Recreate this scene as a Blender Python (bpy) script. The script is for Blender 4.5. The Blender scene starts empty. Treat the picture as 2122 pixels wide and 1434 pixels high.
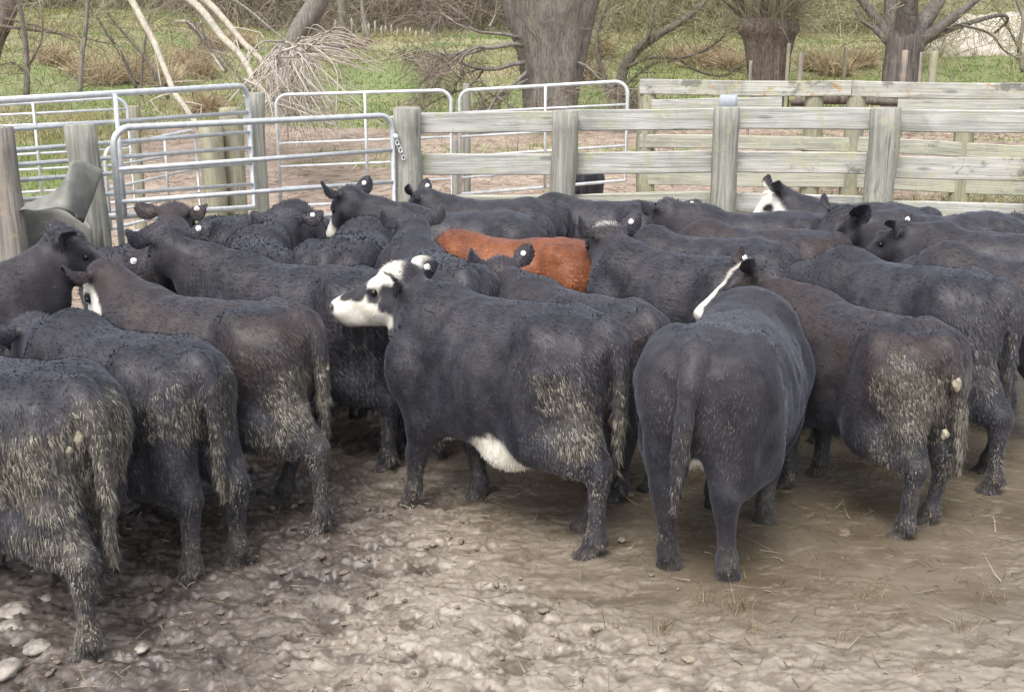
import bpy, math, random
import numpy as np
from math import radians, cos, sin

# ------------------------------------------------------------------ camera, sky, sun, exposure
S = bpy.context.scene
CAMZ, PITCH, FPX = 2.1, radians(14.25), 2350.0
cam = bpy.data.cameras.new("camera")
camo = bpy.data.objects.new("camera", cam)
S.collection.objects.link(camo)
cam.sensor_width = 36.0
cam.lens = FPX / 2122.0 * 36.0
cam.clip_start, cam.clip_end = 0.05, 2000.0
camo.location = (0, 0, CAMZ)
camo.rotation_euler = (radians(90) - PITCH, 0, 0)
S.camera = camo

SUN_EL, SUN_AZ = radians(58), radians(200)       # azimuth measured from +Y clockwise
world = bpy.data.worlds.new("World")
S.world = world
world.use_nodes = True
wn = world.node_tree
bg = wn.nodes["Background"]
sky = wn.nodes.new("ShaderNodeTexSky")
sky.sky_type = 'NISHITA'
sky.sun_disc = False
sky.sun_elevation = SUN_EL
sky.sun_rotation = SUN_AZ
sky.dust_density = 4.0
hs = wn.nodes.new("ShaderNodeHueSaturation")
hs.inputs["Saturation"].default_value = 0.38
wn.links.new(sky.outputs[0], hs.inputs["Color"])
wn.links.new(hs.outputs[0], bg.inputs[0])
bg.inputs[1].default_value = 0.14

sl = bpy.data.lights.new("sun", 'SUN')
sl.energy = 0.95
sl.angle = radians(25)
sl.color = (1.0, 0.96, 0.9)
so = bpy.data.objects.new("sun", sl)
S.collection.objects.link(so)
so.rotation_euler = (radians(90) - SUN_EL, 0, radians(180) - SUN_AZ)
S.view_settings.view_transform = 'Standard'
S.view_settings.look = 'None'
S.view_settings.exposure = 1.1
S.view_settings.gamma = 1.0

# ------------------------------------------------------------------ numeric helpers
cp_, sp_ = cos(PITCH), sin(PITCH)


def ray(px, py):
    a = (px - 1061) / FPX
    b = (717 - py) / FPX
    return np.array([a, cp_ + b * sp_, -sp_ + b * cp_])


def at_y(px, py, Y):
    r = ray(px, py)
    return r * (Y / r[1]) + np.array([0, 0, CAMZ])


def at_z(px, py, z):
    r = ray(px, py)
    return r * ((z - CAMZ) / r[2]) + np.array([0, 0, CAMZ])


def _hash(ix, iy, iz, seed):
    n = (ix * 374761393 + iy * 668265263 + iz * 2147483647 + seed * 974711) & 0xFFFFFFFF
    n = ((n ^ (n >> 13)) * 1274126177) & 0xFFFFFFFF
    n = ((n ^ (n >> 16)) * 2246822519) & 0xFFFFFFFF
    n = n ^ (n >> 15)
    return (n & 0xFFFFFF) / float(0xFFFFFF)


def vnoise(p, seed=0):
    p = np.asarray(p, float)
    ip = np.floor(p).astype(np.int64)
    f = p - ip
    u = f * f * f * (f * (f * 6 - 15) + 10)
    out = 0.0
    for dx in (0, 1):
        wx = u[:, 0] if dx else 1 - u[:, 0]
        for dy in (0, 1):
            wy = u[:, 1] if dy else 1 - u[:, 1]
            for dz in (0, 1):
                wz = u[:, 2] if dz else 1 - u[:, 2]
                out = out + wx * wy * wz * _hash(ip[:, 0] + dx, ip[:, 1] + dy, ip[:, 2] + dz, seed)
    return out * 2 - 1


def fbm(p, seed=0, octv=3, gain=0.5):
    a, s, t = 1.0, 0.0, 0.0
    p = np.asarray(p, float)
    for i in range(octv):
        s = s + a * vnoise(p, seed + i * 17)
        t += a
        a *= gain
        p = p * 2.03 + 11.3
    return s / t


def sstep(a, b, x):
    t = np.clip((x - a) / (b - a), 0, 1)
    return t * t * (3 - 2 * t)


# ------------------------------------------------------------------ mesh + object helpers
def mesh_from(name, V, quads=None, tris=None, mat=None, cols=None, smooth=True, normals=None):
    V = np.asarray(V, np.float32)
    me = bpy.data.meshes.new(name)
    nq = 0 if quads is None else len(quads)
    nt = 0 if tris is None else len(tris)
    parts = []
    if nq:
        parts.append(np.asarray(quads, np.int32).ravel())
    if nt:
        parts.append(np.asarray(tris, np.int32).ravel())
    idx = np.concatenate(parts)
    me.vertices.add(len(V))
    me.vertices.foreach_set("co", V.ravel())
    me.loops.add(len(idx))
    me.loops.foreach_set("vertex_index", idx)
    me.polygons.add(nq + nt)
    st = np.concatenate([np.arange(nq) * 4, nq * 4 + np.arange(nt) * 3]).astype(np.int32)
    me.polygons.foreach_set("loop_start", st)
    if cols is not None:
        for k, c in cols.items():
            a = me.attributes.new(k, 'FLOAT_COLOR', 'POINT')
            a.data.foreach_set("color", np.asarray(c, np.float32).ravel())
    me.update(calc_edges=True)
    me.polygons.foreach_set("use_smooth", np.full(nq + nt, smooth, dtype=bool))
    if normals is not None:
        me.normals_split_custom_set_from_vertices(np.asarray(normals, np.float32).tolist())
    if mat:
        me.materials.append(mat)
    return me


def link(name, me, parent=None):
    o = bpy.data.objects.new(name, me)
    S.collection.objects.link(o)
    if parent:
        o.parent = parent
    return o


def tag(o, label=None, cat=None, group=None, kind=None):
    if label:
        o["label"] = label
    if cat:
        o["category"] = cat
    if group:
        o["group"] = group
    if kind:
        o["kind"] = kind
    return o


def empty(name, loc, rz=0.0):
    o = bpy.data.objects.new(name, None)
    S.collection.objects.link(o)
    o.location = loc
    o.rotation_euler = (0, 0, rz)
    o.empty_display_size = 0.2
    return o


class MB:
    """collects vertices / quads / tris of one part"""
    def __init__(s):
        s.V, s.Q, s.T, s.C, s.n = [], [], [], [], 0

    def add(s, V, Q=None, T=None, C=None):
        V = np.asarray(V, float)
        if Q is not None and len(Q):
            s.Q.append(np.asarray(Q, int) + s.n)
        if T is not None and len(T):
            s.T.append(np.asarray(T, int) + s.n)
        s.V.append(V)
        s.C.append(np.zeros((len(V), 4)) if C is None else np.broadcast_to(np.asarray(C, float), (len(V), 4)))
        s.n += len(V)

    def build(s, name, mat, parent=None, smooth=True, col=None, origin=(0, 0, 0)):
        V = np.concatenate(s.V) - np.asarray(origin, float)
        me = mesh_from(name, V, np.concatenate(s.Q) if s.Q else None, np.concatenate(s.T) if s.T else None,
                       mat, {col: np.concatenate(s.C)} if col else None, smooth)
        o = link(name, me, parent)
        o.location = origin
        return o


def frames(path):
    path = np.asarray(path, float)
    t = np.gradient(path, axis=0)
    t /= np.linalg.norm(t, axis=1)[:, None] + 1e-9
    up = np.array([0.31, 0.17, 0.93])
    if abs(t[0] @ up) > 0.9:
        up = np.array([1.0, 0.1, 0])
    n = np.cross(t[0], up)
    n /= np.linalg.norm(n)
    A, B = [], []
    for i in range(len(path)):
        n = n - t[i] * (n @ t[i])
        n /= np.linalg.norm(n) + 1e-9
        A.append(n)
        B.append(np.cross(t[i], n))
    return np.array(A), np.array(B), t


def tube(path, r, seg=8, ridge=0.0, seed=0, caps=True, rfreq=3.0):
    path = np.asarray(path, float)
    n = len(path)
    r = np.broadcast_to(np.asarray(r, float), (n,))
    A, B, t = frames(path)
    ang = np.arange(seg) * 2 * np.pi / seg
    R = r[:, None] * np.ones(seg)
    if ridge:
        s = np.arange(n)[:, None] * 0.22 + np.zeros(seg)
        q = np.stack([np.cos(ang) * rfreq + 0 * s, np.sin(ang) * rfreq + 0 * s, s], -1).reshape(-1, 3)
        R = R * (1 + ridge * fbm(q, seed, 3).reshape(n, seg))
    V = path[:, None] + R[..., None] * (np.cos(ang)[None, :, None] * A[:, None] + np.sin(ang)[None, :, None] * B[:, None])
    V = V.reshape(-1, 3)
    i = np.arange(n - 1)[:, None] * seg
    j = np.arange(seg)[None]
    j2 = (j + 1) % seg
    Q = np.stack([i + j, i + j2, i + seg + j2, i + seg + j], -1).reshape(-1, 4)
    T = None
    if caps:
        V = np.concatenate([V, path[[0, -1]]])
        k = n * seg
        T = np.concatenate([np.stack([np.full(seg, k), j2[0], j[0]], -1),
                            np.stack([np.full(seg, k + 1), (n - 1) * seg + j[0], (n - 1) * seg + j2[0]], -1)])
    return V, Q, T


def resample(pts, n):
    """smooth curve through points"""
    pts = np.asarray(pts, float)
    if len(pts) < 3:
        t = np.linspace(0, 1, n)[:, None]
        return pts[0] * (1 - t) + pts[-1] * t
    P = np.concatenate([[2 * pts[0] - pts[1]], pts, [2 * pts[-1] - pts[-2]]])
    u = np.linspace(0, len(pts) - 1 - 1e-6, n)
    i = u.astype(int)
    f = (u - i)[:, None]
    a, b, c, d = P[i], P[i + 1], P[i + 2], P[i + 3]
    return 0.5 * (2 * b + (c - a) * f + (2 * a - 5 * b + 4 * c - d) * f ** 2 + (3 * b - a - 3 * c + d) * f ** 3)


def box_grid(L, W, H, nx=14, nyz=3, seed=0, rough=0.004, bevel=0.008):
    """a board along local x from 0..L, slightly uneven with soft edges"""
    prof = []
    w, h = W / 2, H / 2
    b = bevel
    for (y, z) in ((-w, -h + b), (-w, 0), (-w, h - b), (-w + b, h), (w - b, h), (w, h - b), (w, -h + b), (w - b, -h), (-w + b, -h)):
        prof.append((y, z))
    prof = np.array(prof)
    xs = np.linspace(0, L, nx)
    m = len(prof)
    V = np.zeros((nx, m, 3))
    V[..., 0] = xs[:, None]
    V[..., 1] = prof[None, :, 0]
    V[..., 2] = prof[None, :, 1]
    V = V.reshape(-1, 3)
    V[:, 1:] += np.stack([fbm(V * 4 + 3.1, seed, 2), fbm(V * 4 + 9.7, seed + 5, 2)], -1) * rough
    i = np.arange(nx - 1)[:, None] * m
    j = np.arange(m)[None]
    j2 = (j + 1) % m
    Q = np.stack([i + j, i + m + j, i + m + j2, i + j2], -1).reshape(-1, 4)
    V = np.concatenate([V, [[0, 0, 0], [L, 0, 0]]])
    k = nx * m
    T = np.concatenate([np.stack([np.full(m, k), j[0], j2[0]], -1), np.stack([np.full(m, k + 1), (nx - 1) * m + j2[0], (nx - 1) * m + j[0]], -1)])
    return V, Q, T


def rock(c, r, seed, flat=0.6):
    nU, nV = 14, 20
    th = np.linspace(0.001, np.pi - 0.001, nU)[:, None]
    pp = np.arange(nV)[None] * 2 * np.pi / nV
    d = np.stack([np.sin(th) * np.cos(pp), np.sin(th) * np.sin(pp), np.cos(th) + 0 * pp], -1).reshape(-1, 3)
    R = 1 + 0.42 * fbm(d * 1.5 + seed, seed, 3) + 0.05 * fbm(d * 7, seed, 2)
    V = d * R[:, None] * np.array(r) * np.array([1, 1, flat])
    i = np.arange(nU - 1)[:, None] * nV
    j = np.arange(nV)[None]
    Q = np.stack([i + j, i + nV + j, i + nV + (j + 1) % nV, i + (j + 1) % nV], -1).reshape(-1, 4)
    return V + np.asarray(c), Q


# ------------------------------------------------------------------ materials
def new_mat(name):
    m = bpy.data.materials.new(name)
    m.use_nodes = True
    nt = m.node_tree
    return m, nt, nt.nodes["Principled BSDF"]


def N(nt, typ, **kw):
    n = nt.nodes.new(typ)
    for k, v in kw.items():
        if k.startswith("i_"):
            n.inputs[k[2:].replace("_", " ")].default_value = v
        else:
            setattr(n, k, v)
    return n


def mixc(nt, fac, a, b, blend='MIX'):
    n = nt.nodes.new("ShaderNodeMix")
    n.data_type = 'RGBA'
    n.blend_type = blend
    for sock, v in ((n.inputs[0], fac), (n.inputs[6], a), (n.inputs[7], b)):
        if isinstance(v, (tuple, float, int)):
            sock.default_value = (*v, 1) if isinstance(v, tuple) else v
        else:
            nt.links.new(v, sock)
    return n.outputs[2]


def math_(nt, op, a, b=None, c=None, clamp=False):
    n = nt.nodes.new("ShaderNodeMath")
    n.operation = op
    n.use_clamp = clamp
    for s, v in zip(n.inputs, (a, b, c)):
        if v is None:
            continue
        if isinstance(v, (int, float)):
            s.default_value = v
        else:
            nt.links.new(v, s)
    return n.outputs[0]


def rng_(nt, v, a, b, lo=0.0, hi=1.0, smooth=True):
    n = nt.nodes.new("ShaderNodeMapRange")
    n.interpolation_type = 'SMOOTHSTEP' if smooth else 'LINEAR'
    n.inputs[1].default_value, n.inputs[2].default_value = a, b
    n.inputs[3].default_value, n.inputs[4].default_value = lo, hi
    nt.links.new(v, n.inputs[0])
    return n.outputs[0]


def noise(nt, scale, detail=3.0, rough=0.55, vec=None, dist=0.0):
    n = N(nt, "ShaderNodeTexNoise")
    n.inputs["Scale"].default_value = scale
    n.inputs["Detail"].default_value = detail
    n.inputs["Roughness"].default_value = rough
    n.inputs["Distortion"].default_value = dist
    if vec is not None:
        nt.links.new(vec, n.inputs["Vector"])
    return n.outputs["Fac"]


def coords(nt, scale=(1, 1, 1), which="Object"):
    tc = N(nt, "ShaderNodeTexCoord")
    mp = N(nt, "ShaderNodeMapping")
    mp.inputs["Scale"].default_value = scale
    nt.links.new(tc.outputs[which], mp.inputs[0])
    return mp.outputs[0]


def bump(nt, bsdf, h, strength=0.5, dist=0.01):
    b = N(nt, "ShaderNodeBump")
    b.inputs["Strength"].default_value = strength
    b.inputs["Distance"].default_value = dist
    nt.links.new(h, b.inputs["Height"])
    nt.links.new(b.outputs[0], bsdf.inputs["Normal"])


def sep_attr(nt, name):
    a = N(nt, "ShaderNodeAttribute", attribute_name=name)
    s = N(nt, "ShaderNodeSeparateColor")
    nt.links.new(a.outputs["Color"], s.inputs[0])
    return s.outputs[0], s.outputs[1], s.outputs[2], a.outputs["Alpha"]


def coat_material(name, base, base2):
    m, nt, b = new_mat(name)
    mud, white, brown, rnd = sep_attr(nt, "coat")
    v = coords(nt)
    big = noise(nt, 1.0, 5, 0.62, vec=coords(nt, (5.5, 4.0, 3.2)), dist=0.6)
    c = mixc(nt, rng_(nt, big, 0.34, 0.68), base, base2)
    swirl = noise(nt, 1.0, 4, 0.7, vec=coords(nt, (16, 30, 30)), dist=1.4)
    c = mixc(nt, rng_(nt, swirl, 0.50, 0.72, 0, 0.55), c, base2)
    c = mixc(nt, rng_(nt, swirl, 0.46, 0.30, 0, 0.6), c, tuple(0.6 * q for q in base))
    c = mixc(nt, math_(nt, 'MULTIPLY', brown, rng_(nt, noise(nt, 4.5, 4, 0.6, vec=v), 0.32, 0.62)), c, (0.060, 0.041, 0.037))
    # tufts differ a little from one another and the undercoat is darkest
    c = mixc(nt, 1.0, c, mixc(nt, rng_(nt, rnd, 0.0, 0.80, smooth=False), (0.62, 0.62, 0.62), (1.38, 1.38, 1.38)), 'MULTIPLY')
    wn_ = noise(nt, 30, 2, vec=v)
    wcol = mixc(nt, rng_(nt, wn_, 0.35, 0.7), (0.68, 0.63, 0.53), (0.80, 0.78, 0.74))
    c = mixc(nt, white, c, wcol)
    # dung: a grey-olive film on the coat, and pale dried clots on tufts of hair (strands carry rnd > 0)
    film = rng_(nt, math_(nt, 'SUBTRACT', math_(nt, 'MULTIPLY', mud, 1.15), noise(nt, 17, 5, 0.7, vec=v)), -0.12, 0.50, 0, 0.9)
    film = math_(nt, 'MULTIPLY', film, rng_(nt, rnd, 0.25, 0.58, 0.50, 1.0))
    c = mixc(nt, film, c, mixc(nt, rng_(nt, noise(nt, 40, 2, vec=v), 0.4, 0.65), (0.062, 0.054, 0.041), (0.158, 0.139, 0.105)))
    clot = rng_(nt, math_(nt, 'ADD', math_(nt, 'MULTIPLY', mud, 0.36), rnd), 0.66, 0.98)
    clot = math_(nt, 'MULTIPLY', clot, rng_(nt, mud, 0.16, 0.50))
    ccol = mixc(nt, rng_(nt, noise(nt, 24, 3, vec=v), 0.35, 0.70), (0.150, 0.136, 0.106), (0.325, 0.300, 0.252))
    c = mixc(nt, clot, c, ccol)
    nt.links.new(c, b.inputs["Base Color"])
    nt.links.new(rng_(nt, noise(nt, 6, 3, vec=v), 0.3, 0.7, 0.48, 0.68), b.inputs["Roughness"])
    b.inputs["Specular IOR Level"].default_value = 0.36
    b.inputs["Sheen Weight"].default_value = 0.15
    b.inputs["Sheen Roughness"].default_value = 0.4
    b.inputs["Sheen Tint"].default_value = (0.72, 0.80, 1.0, 1)
    bump(nt, b, noise(nt, 60, 3, 0.7, vec=coords(nt, (0.5, 1, 1))), 0.2, 0.008)
    return m


M_BLACK = coat_material("black_coat", (0.0200, 0.0196, 0.0270), (0.066, 0.063, 0.075))
M_RED = coat_material("red_coat", (0.20, 0.058, 0.022), (0.36, 0.125, 0.048))


def simple_mat(name, col, rough=0.6, metal=0.0, var=0.0, scale=20):
    m, nt, b = new_mat(name)
    if var:
        f = noise(nt, scale, 4, 0.6, vec=coords(nt))
        c = mixc(nt, rng_(nt, f, 0.3, 0.7), tuple(x * (1 - var) for x in col), tuple(min(1, x * (1 + var)) for x in col))
        nt.links.new(c, b.inputs["Base Color"])
    else:
        b.inputs["Base Color"].default_value = (*col, 1)
    b.inputs["Roughness"].default_value = rough
    b.inputs["Metallic"].default_value = metal
    return m


M_TAG = simple_mat("white_tag", (0.82, 0.82, 0.80), 0.35, var=0.05)
M_TAGPIN = simple_mat("tag_pin", (0.35, 0.35, 0.36), 0.4, var=0.1)
M_EYE = simple_mat("wet_eye", (0.008, 0.006, 0.006), 0.06, var=0.2)
M_GALV = simple_mat("galvanised_steel", (0.60, 0.62, 0.63), 0.42, 0.35, var=0.14, scale=14)
M_RUSTY = simple_mat("rusted_steel", (0.24, 0.12, 0.08), 0.7, 0.1, var=0.4, scale=30)
M_SHEET = simple_mat("weathered_sheet", (0.20, 0.20, 0.18), 0.6, 0.0, var=0.22, scale=9)
M_CLOT = simple_mat("dried_dung", (0.30, 0.27, 0.195), 0.8, var=0.3, scale=60)
M_STONE = simple_mat("pale_stone", (0.27, 0.24, 0.21), 0.6, var=0.4, scale=22)


def wood_material(name, base, dark, lichen, lich_amt, orange=0.0, axis='x'):
    m, nt, b = new_mat(name)
    oi = N(nt, "ShaderNodeObjectInfo")
    tc = N(nt, "ShaderNodeTexCoord")
    add = N(nt, "ShaderNodeVectorMath", operation='ADD')
    sc = N(nt, "ShaderNodeVectorMath", operation='SCALE')
    sc.inputs[0].default_value = (37, 53, 71)
    nt.links.new(oi.outputs["Random"], sc.inputs["Scale"])
    nt.links.new(tc.outputs["Object"], add.inputs[0])
    nt.links.new(sc.outputs[0], add.inputs[1])

    def vec(s):
        mp = N(nt, "ShaderNodeMapping")
        mp.inputs["Scale"].default_value = s
        nt.links.new(add.outputs[0], mp.inputs[0])
        return mp.outputs[0]
    g = (1.0, 38, 38) if axis == 'x' else (34, 34, 0.9)
    grain = noise(nt, 1.0, 6, 0.7, vec=vec(g), dist=0.8)
    blot = noise(nt, 1.0, 5, 0.65, vec=vec((2.0, 8, 8) if axis == 'x' else (8, 8, 2.0)))
    c = mixc(nt, rng_(nt, grain, 0.34, 0.62), dark, base)
    c = mixc(nt, rng_(nt, blot, 0.42, 0.72, 0, 0.75), c, tuple(x * 0.52 for x in base))
    stain = noise(nt, 1.0, 5, 0.7, vec=vec((1.3, 3, 1.2) if axis == 'x' else (3, 3, 1.3)), dist=0.7)
    c = mixc(nt, rng_(nt, stain, 0.52, 0.70, 0, 0.6), c, (0.22, 0.22, 0.19))
    crack = noise(nt, 1.0, 3, 0.6, vec=vec((1.6, 75, 75) if axis == 'x' else (60, 60, 1.4)), dist=0.5)
    c = mixc(nt, rng_(nt, crack, 0.635, 0.70, 0, 0.75), c, tuple(x * 0.22 for x in base))
    knot = N(nt, "ShaderNodeTexVoronoi", feature='F1')
    knot.inputs["Scale"].default_value = 1.0
    nt.links.new(vec((1.7, 7, 7) if axis == 'x' else (6, 6, 1.6)), knot.inputs["Vector"])
    c = mixc(nt, rng_(nt, knot.outputs["Distance"], 0.16, 0.07, 0, 0.7), c, tuple(x * 0.30 for x in base))
    li = noise(nt, 1.0, 6, 0.75, vec=vec((4.5, 6, 6)))
    lf = rng_(nt, li, 0.57 - 0.2 * lich_amt, 0.68 - 0.12 * lich_amt, 0, 0.8)
    c = mixc(nt, lf, c, lichen)
    if orange:
        lo = noise(nt, 1.0, 5, 0.75, vec=vec((2.2, 3.0, 3.0)))
        c = mixc(nt, rng_(nt, lo, 0.58, 0.66, 0, orange), c, (0.40, 0.23, 0.06))
        dk = noise(nt, 1.0, 6, 0.75, vec=vec((3.1, 4.0, 4.0)))
        c = mixc(nt, rng_(nt, dk, 0.53, 0.62, 0, 0.75), c, (0.13, 0.13, 0.115))
    nt.links.new(c, b.inputs["Base Color"])
    b.inputs["Roughness"].default_value = 0.85
    b.inputs["Specular IOR Level"].default_value = 0.2
    bump(nt, b, math_(nt, 'SUBTRACT', grain, crack), 0.7, 0.008)
    return m


M_RAIL = wood_material("grey_rail_wood", (0.54, 0.535, 0.50), (0.33, 0.328, 0.305), (0.38, 0.39, 0.26), 0.32)
M_RAIL_O = wood_material("lichen_rail_wood", (0.55, 0.54, 0.50), (0.34, 0.335, 0.30), (0.42, 0.42, 0.28), 0.3, 0.85)
M_RAIL_G = wood_material("green_rail_wood", (0.46, 0.455, 0.39), (0.31, 0.305, 0.255), (0.43, 0.43, 0.30), 0.4)
M_POST = wood_material("post_wood", (0.40, 0.392, 0.35), (0.20, 0.195, 0.17), (0.36, 0.36, 0.26), 0.25, axis='z')
M_POST_GR = wood_material("old_post_wood", (0.34, 0.31, 0.28), (0.16, 0.145, 0.13), (0.36, 0.29, 0.21), 0.4, axis='z')
M_POST_GN = wood_material("mossy_post_wood", (0.38, 0.36, 0.275), (0.21, 0.20, 0.145), (0.34, 0.34, 0.20), 0.5, axis='z')
M_BARK = wood_material("willow_bark", (0.29, 0.262, 0.238), (0.105, 0.090, 0.082), (0.24, 0.24, 0.17), 0.3, axis='z')
M_BARK_R = wood_material("red_brown_bark", (0.19, 0.15, 0.13), (0.07, 0.053, 0.047), (0.20, 0.19, 0.13), 0.25, axis='z')
M_BARK_D = wood_material("dark_bark", (0.175, 0.155, 0.14), (0.065, 0.056, 0.052), (0.18, 0.18, 0.13), 0.2, axis='z')
M_BARK_P = wood_material("pale_dead_wood", (0.52, 0.47, 0.39), (0.32, 0.28, 0.22), (0.36, 0.35, 0.25), 0.2, axis='z')


def attr_mat(name, rough=0.8, spec=0.2, trans=0.0):
    """colour straight from a per-strand attribute"""
    m, nt, b = new_mat(name)
    a = N(nt, "ShaderNodeAttribute", attribute_name="tone")
    v = noise(nt, 3.0, 2, vec=coords(nt))
    c = mixc(nt, rng_(nt, v, 0.3, 0.7, 0, 0.35), a.outputs["Color"], mixc(nt, 1.0, a.outputs["Color"], (0.6, 0.62, 0.6), 'MULTIPLY'))
    nt.links.new(c, b.inputs["Base Color"])
    b.inputs["Roughness"].default_value = rough
    b.inputs["Specular IOR Level"].default_value = spec
    return m


M_STRAND = attr_mat("plant_strands")


# ------------------------------------------------------------------ ground
def ground_h(x, y):
    x = np.asarray(x, float)
    y = np.asarray(y, float)
    h = 0.05 * np.clip(y - 10.0, 0, 20) + 0.12 * np.clip(y - 30, 0, 18) + 0.30 * np.clip(y - 48, 0, 30)
    h = h + 0.42 * sstep(2.2, 3.0, x) * sstep(9.9, 11.2, y) * (1 - sstep(17, 24, y))
    h = h + 0.9 * sstep(-8, -16, x) * sstep(24, 40, y)
    return h


def ground_masks(x, y):
    """pen zones: wet (right; under the herd also painted shade), dark (left), litter, grass"""
    p = np.stack([x, y, 0 * x], -1)
    n1 = fbm(p * 1.3, 3, 3)
    n2 = fbm(p * 3.0, 8, 3)
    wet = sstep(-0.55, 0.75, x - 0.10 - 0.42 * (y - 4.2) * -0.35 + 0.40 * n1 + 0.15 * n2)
    wet = np.maximum(wet, sstep(4.9, 5.5, y + 0.3 * n1) * 0.55 * sstep(-1.2, 0.2, x))  # wet mud under the herd; its darker colour also paints the shade there
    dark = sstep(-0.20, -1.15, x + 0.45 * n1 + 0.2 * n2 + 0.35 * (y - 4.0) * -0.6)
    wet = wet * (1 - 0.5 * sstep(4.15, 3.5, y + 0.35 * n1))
    lit = sstep(9.3, 9.8, y + 0.25 * n1)
    gl = 24.5 + 3.5 * n1 - 11.0 * sstep(-2.6, -3.6, x * 9.0 / np.maximum(y, 1)) - 7.0 * sstep(0.35, 0.6, fbm(p * np.array([0.35, 1.0, 1]), 88, 2) + 0.3 * sstep(-1, 0.5, x) * (1 - sstep(1.0, 2.0, x)))
    grass = lit * np.maximum(sstep(-1.0, 2.0, y - gl), sstep(2.0, 2.8, x) * sstep(9.8, 10.4, y) * (1 - sstep(12.0, 13.5, y + 0.5 * n1)))
    return wet, dark, lit, grass


def build_ground():
    def axis(lo, hi, a, b, fine, grow):
        xs = list(np.arange(a, b, fine))
        st, v = fine, b
        while v < hi:
            xs.append(v)
            st *= grow
            v += st
        xs.append(hi)
        st, v = fine, a
        left = []
        while v > lo:
            st *= grow
            v -= st
            left.append(max(v, lo))
        return np.array(sorted(set(left)) + xs)
    xs = axis(-400, 400, -2.1, 2.2, 0.0085, 1.06)
    ys = axis(-20, 600, 3.0, 5.4, 0.0085, 1.03)
    X, Y = np.meshgrid(xs, ys, indexing='ij')
    x, y = X.ravel(), Y.ravel()
    p = np.stack([x, y, 0 * x], -1)
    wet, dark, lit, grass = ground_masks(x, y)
    pen = 1 - lit
    near = (1 - sstep(6.5, 9.0, y)) * (1 - sstep(3.0, 5, np.abs(x)))
    z = ground_h(x, y)
    z += 0.035 * fbm(p * 0.9, 21, 3) * pen
    # churned mud: ridged lips and hoof pocks
    w = p + 0.06 * np.stack([fbm(p * 8, 31, 3, 0.6), fbm(p * 8, 32, 3, 0.6), 0 * x], -1)
    r1 = 1 - np.abs(fbm(w * np.array([9, 14, 1]), 41, 3))
    r2 = 1 - np.abs(fbm(w * np.array([22, 30, 1]), 45, 3))
    lumps = fbm(w * np.array([7, 9, 1]), 47, 4, 0.6)
    fine = fbm(w * np.array([45, 60, 1]), 49, 3)
    pock = np.clip(fbm(w * np.array([8, 11, 1]), 43, 2), 0, 1) ** 0.7
    plate = sstep(-0.20, 0.02, fbm(w * np.array([10, 15, 1]), 46, 4, 0.6))
    churn = 0.015 * lumps + 0.016 * (r1 ** 6) + 0.010 * (r2 ** 6) + 0.019 * plate - 0.042 * pock + 0.007 * fine - 0.018
    leftm = 0.030 * lumps + 0.026 * fbm(w * 16, 52, 3) + 0.009 * fine + 0.016 * r2 ** 5 - 0.035 * pock - 0.005
    smooth = 0.006 * fbm(w * np.array([3.0, 5, 1]), 55, 2) + 0.0018 * fbm(w * np.array([10, 16, 1]), 56, 2) + 0.008 * (r2 ** 8) * sstep(-0.1, 0.4, fbm(p * 2.2, 58, 2))
    mid = (1 - wet)
    z += near * (wet * smooth + mid * (dark * leftm * 0.85 + (1 - dark) * churn * 0.85))
    # rough ground outside
    z += lit * (0.05 * fbm(p * 1.1, 61, 4) + 0.012 * fbm(p * 7, 66, 2)) * (1 + 2.0 * sstep(25, 60, y))
    z += sstep(46, 60, y) * 1.2 * fbm(p * 0.12, 71, 3)
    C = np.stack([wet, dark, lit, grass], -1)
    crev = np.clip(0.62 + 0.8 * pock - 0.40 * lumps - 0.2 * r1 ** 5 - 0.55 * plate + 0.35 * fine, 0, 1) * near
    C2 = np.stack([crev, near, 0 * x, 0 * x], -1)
    nx, ny = len(xs), len(ys)
    i = np.arange(nx - 1)[:, None] * ny
    j = np.arange(ny - 1)[None]
    Q = np.stack([i + j, i + ny + j, i + ny + j + 1, i + j + 1], -1).reshape(-1, 4)
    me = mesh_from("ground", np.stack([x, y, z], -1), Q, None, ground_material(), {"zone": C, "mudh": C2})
    o = link("ground", me)
    tag(o, kind="structure")


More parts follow.
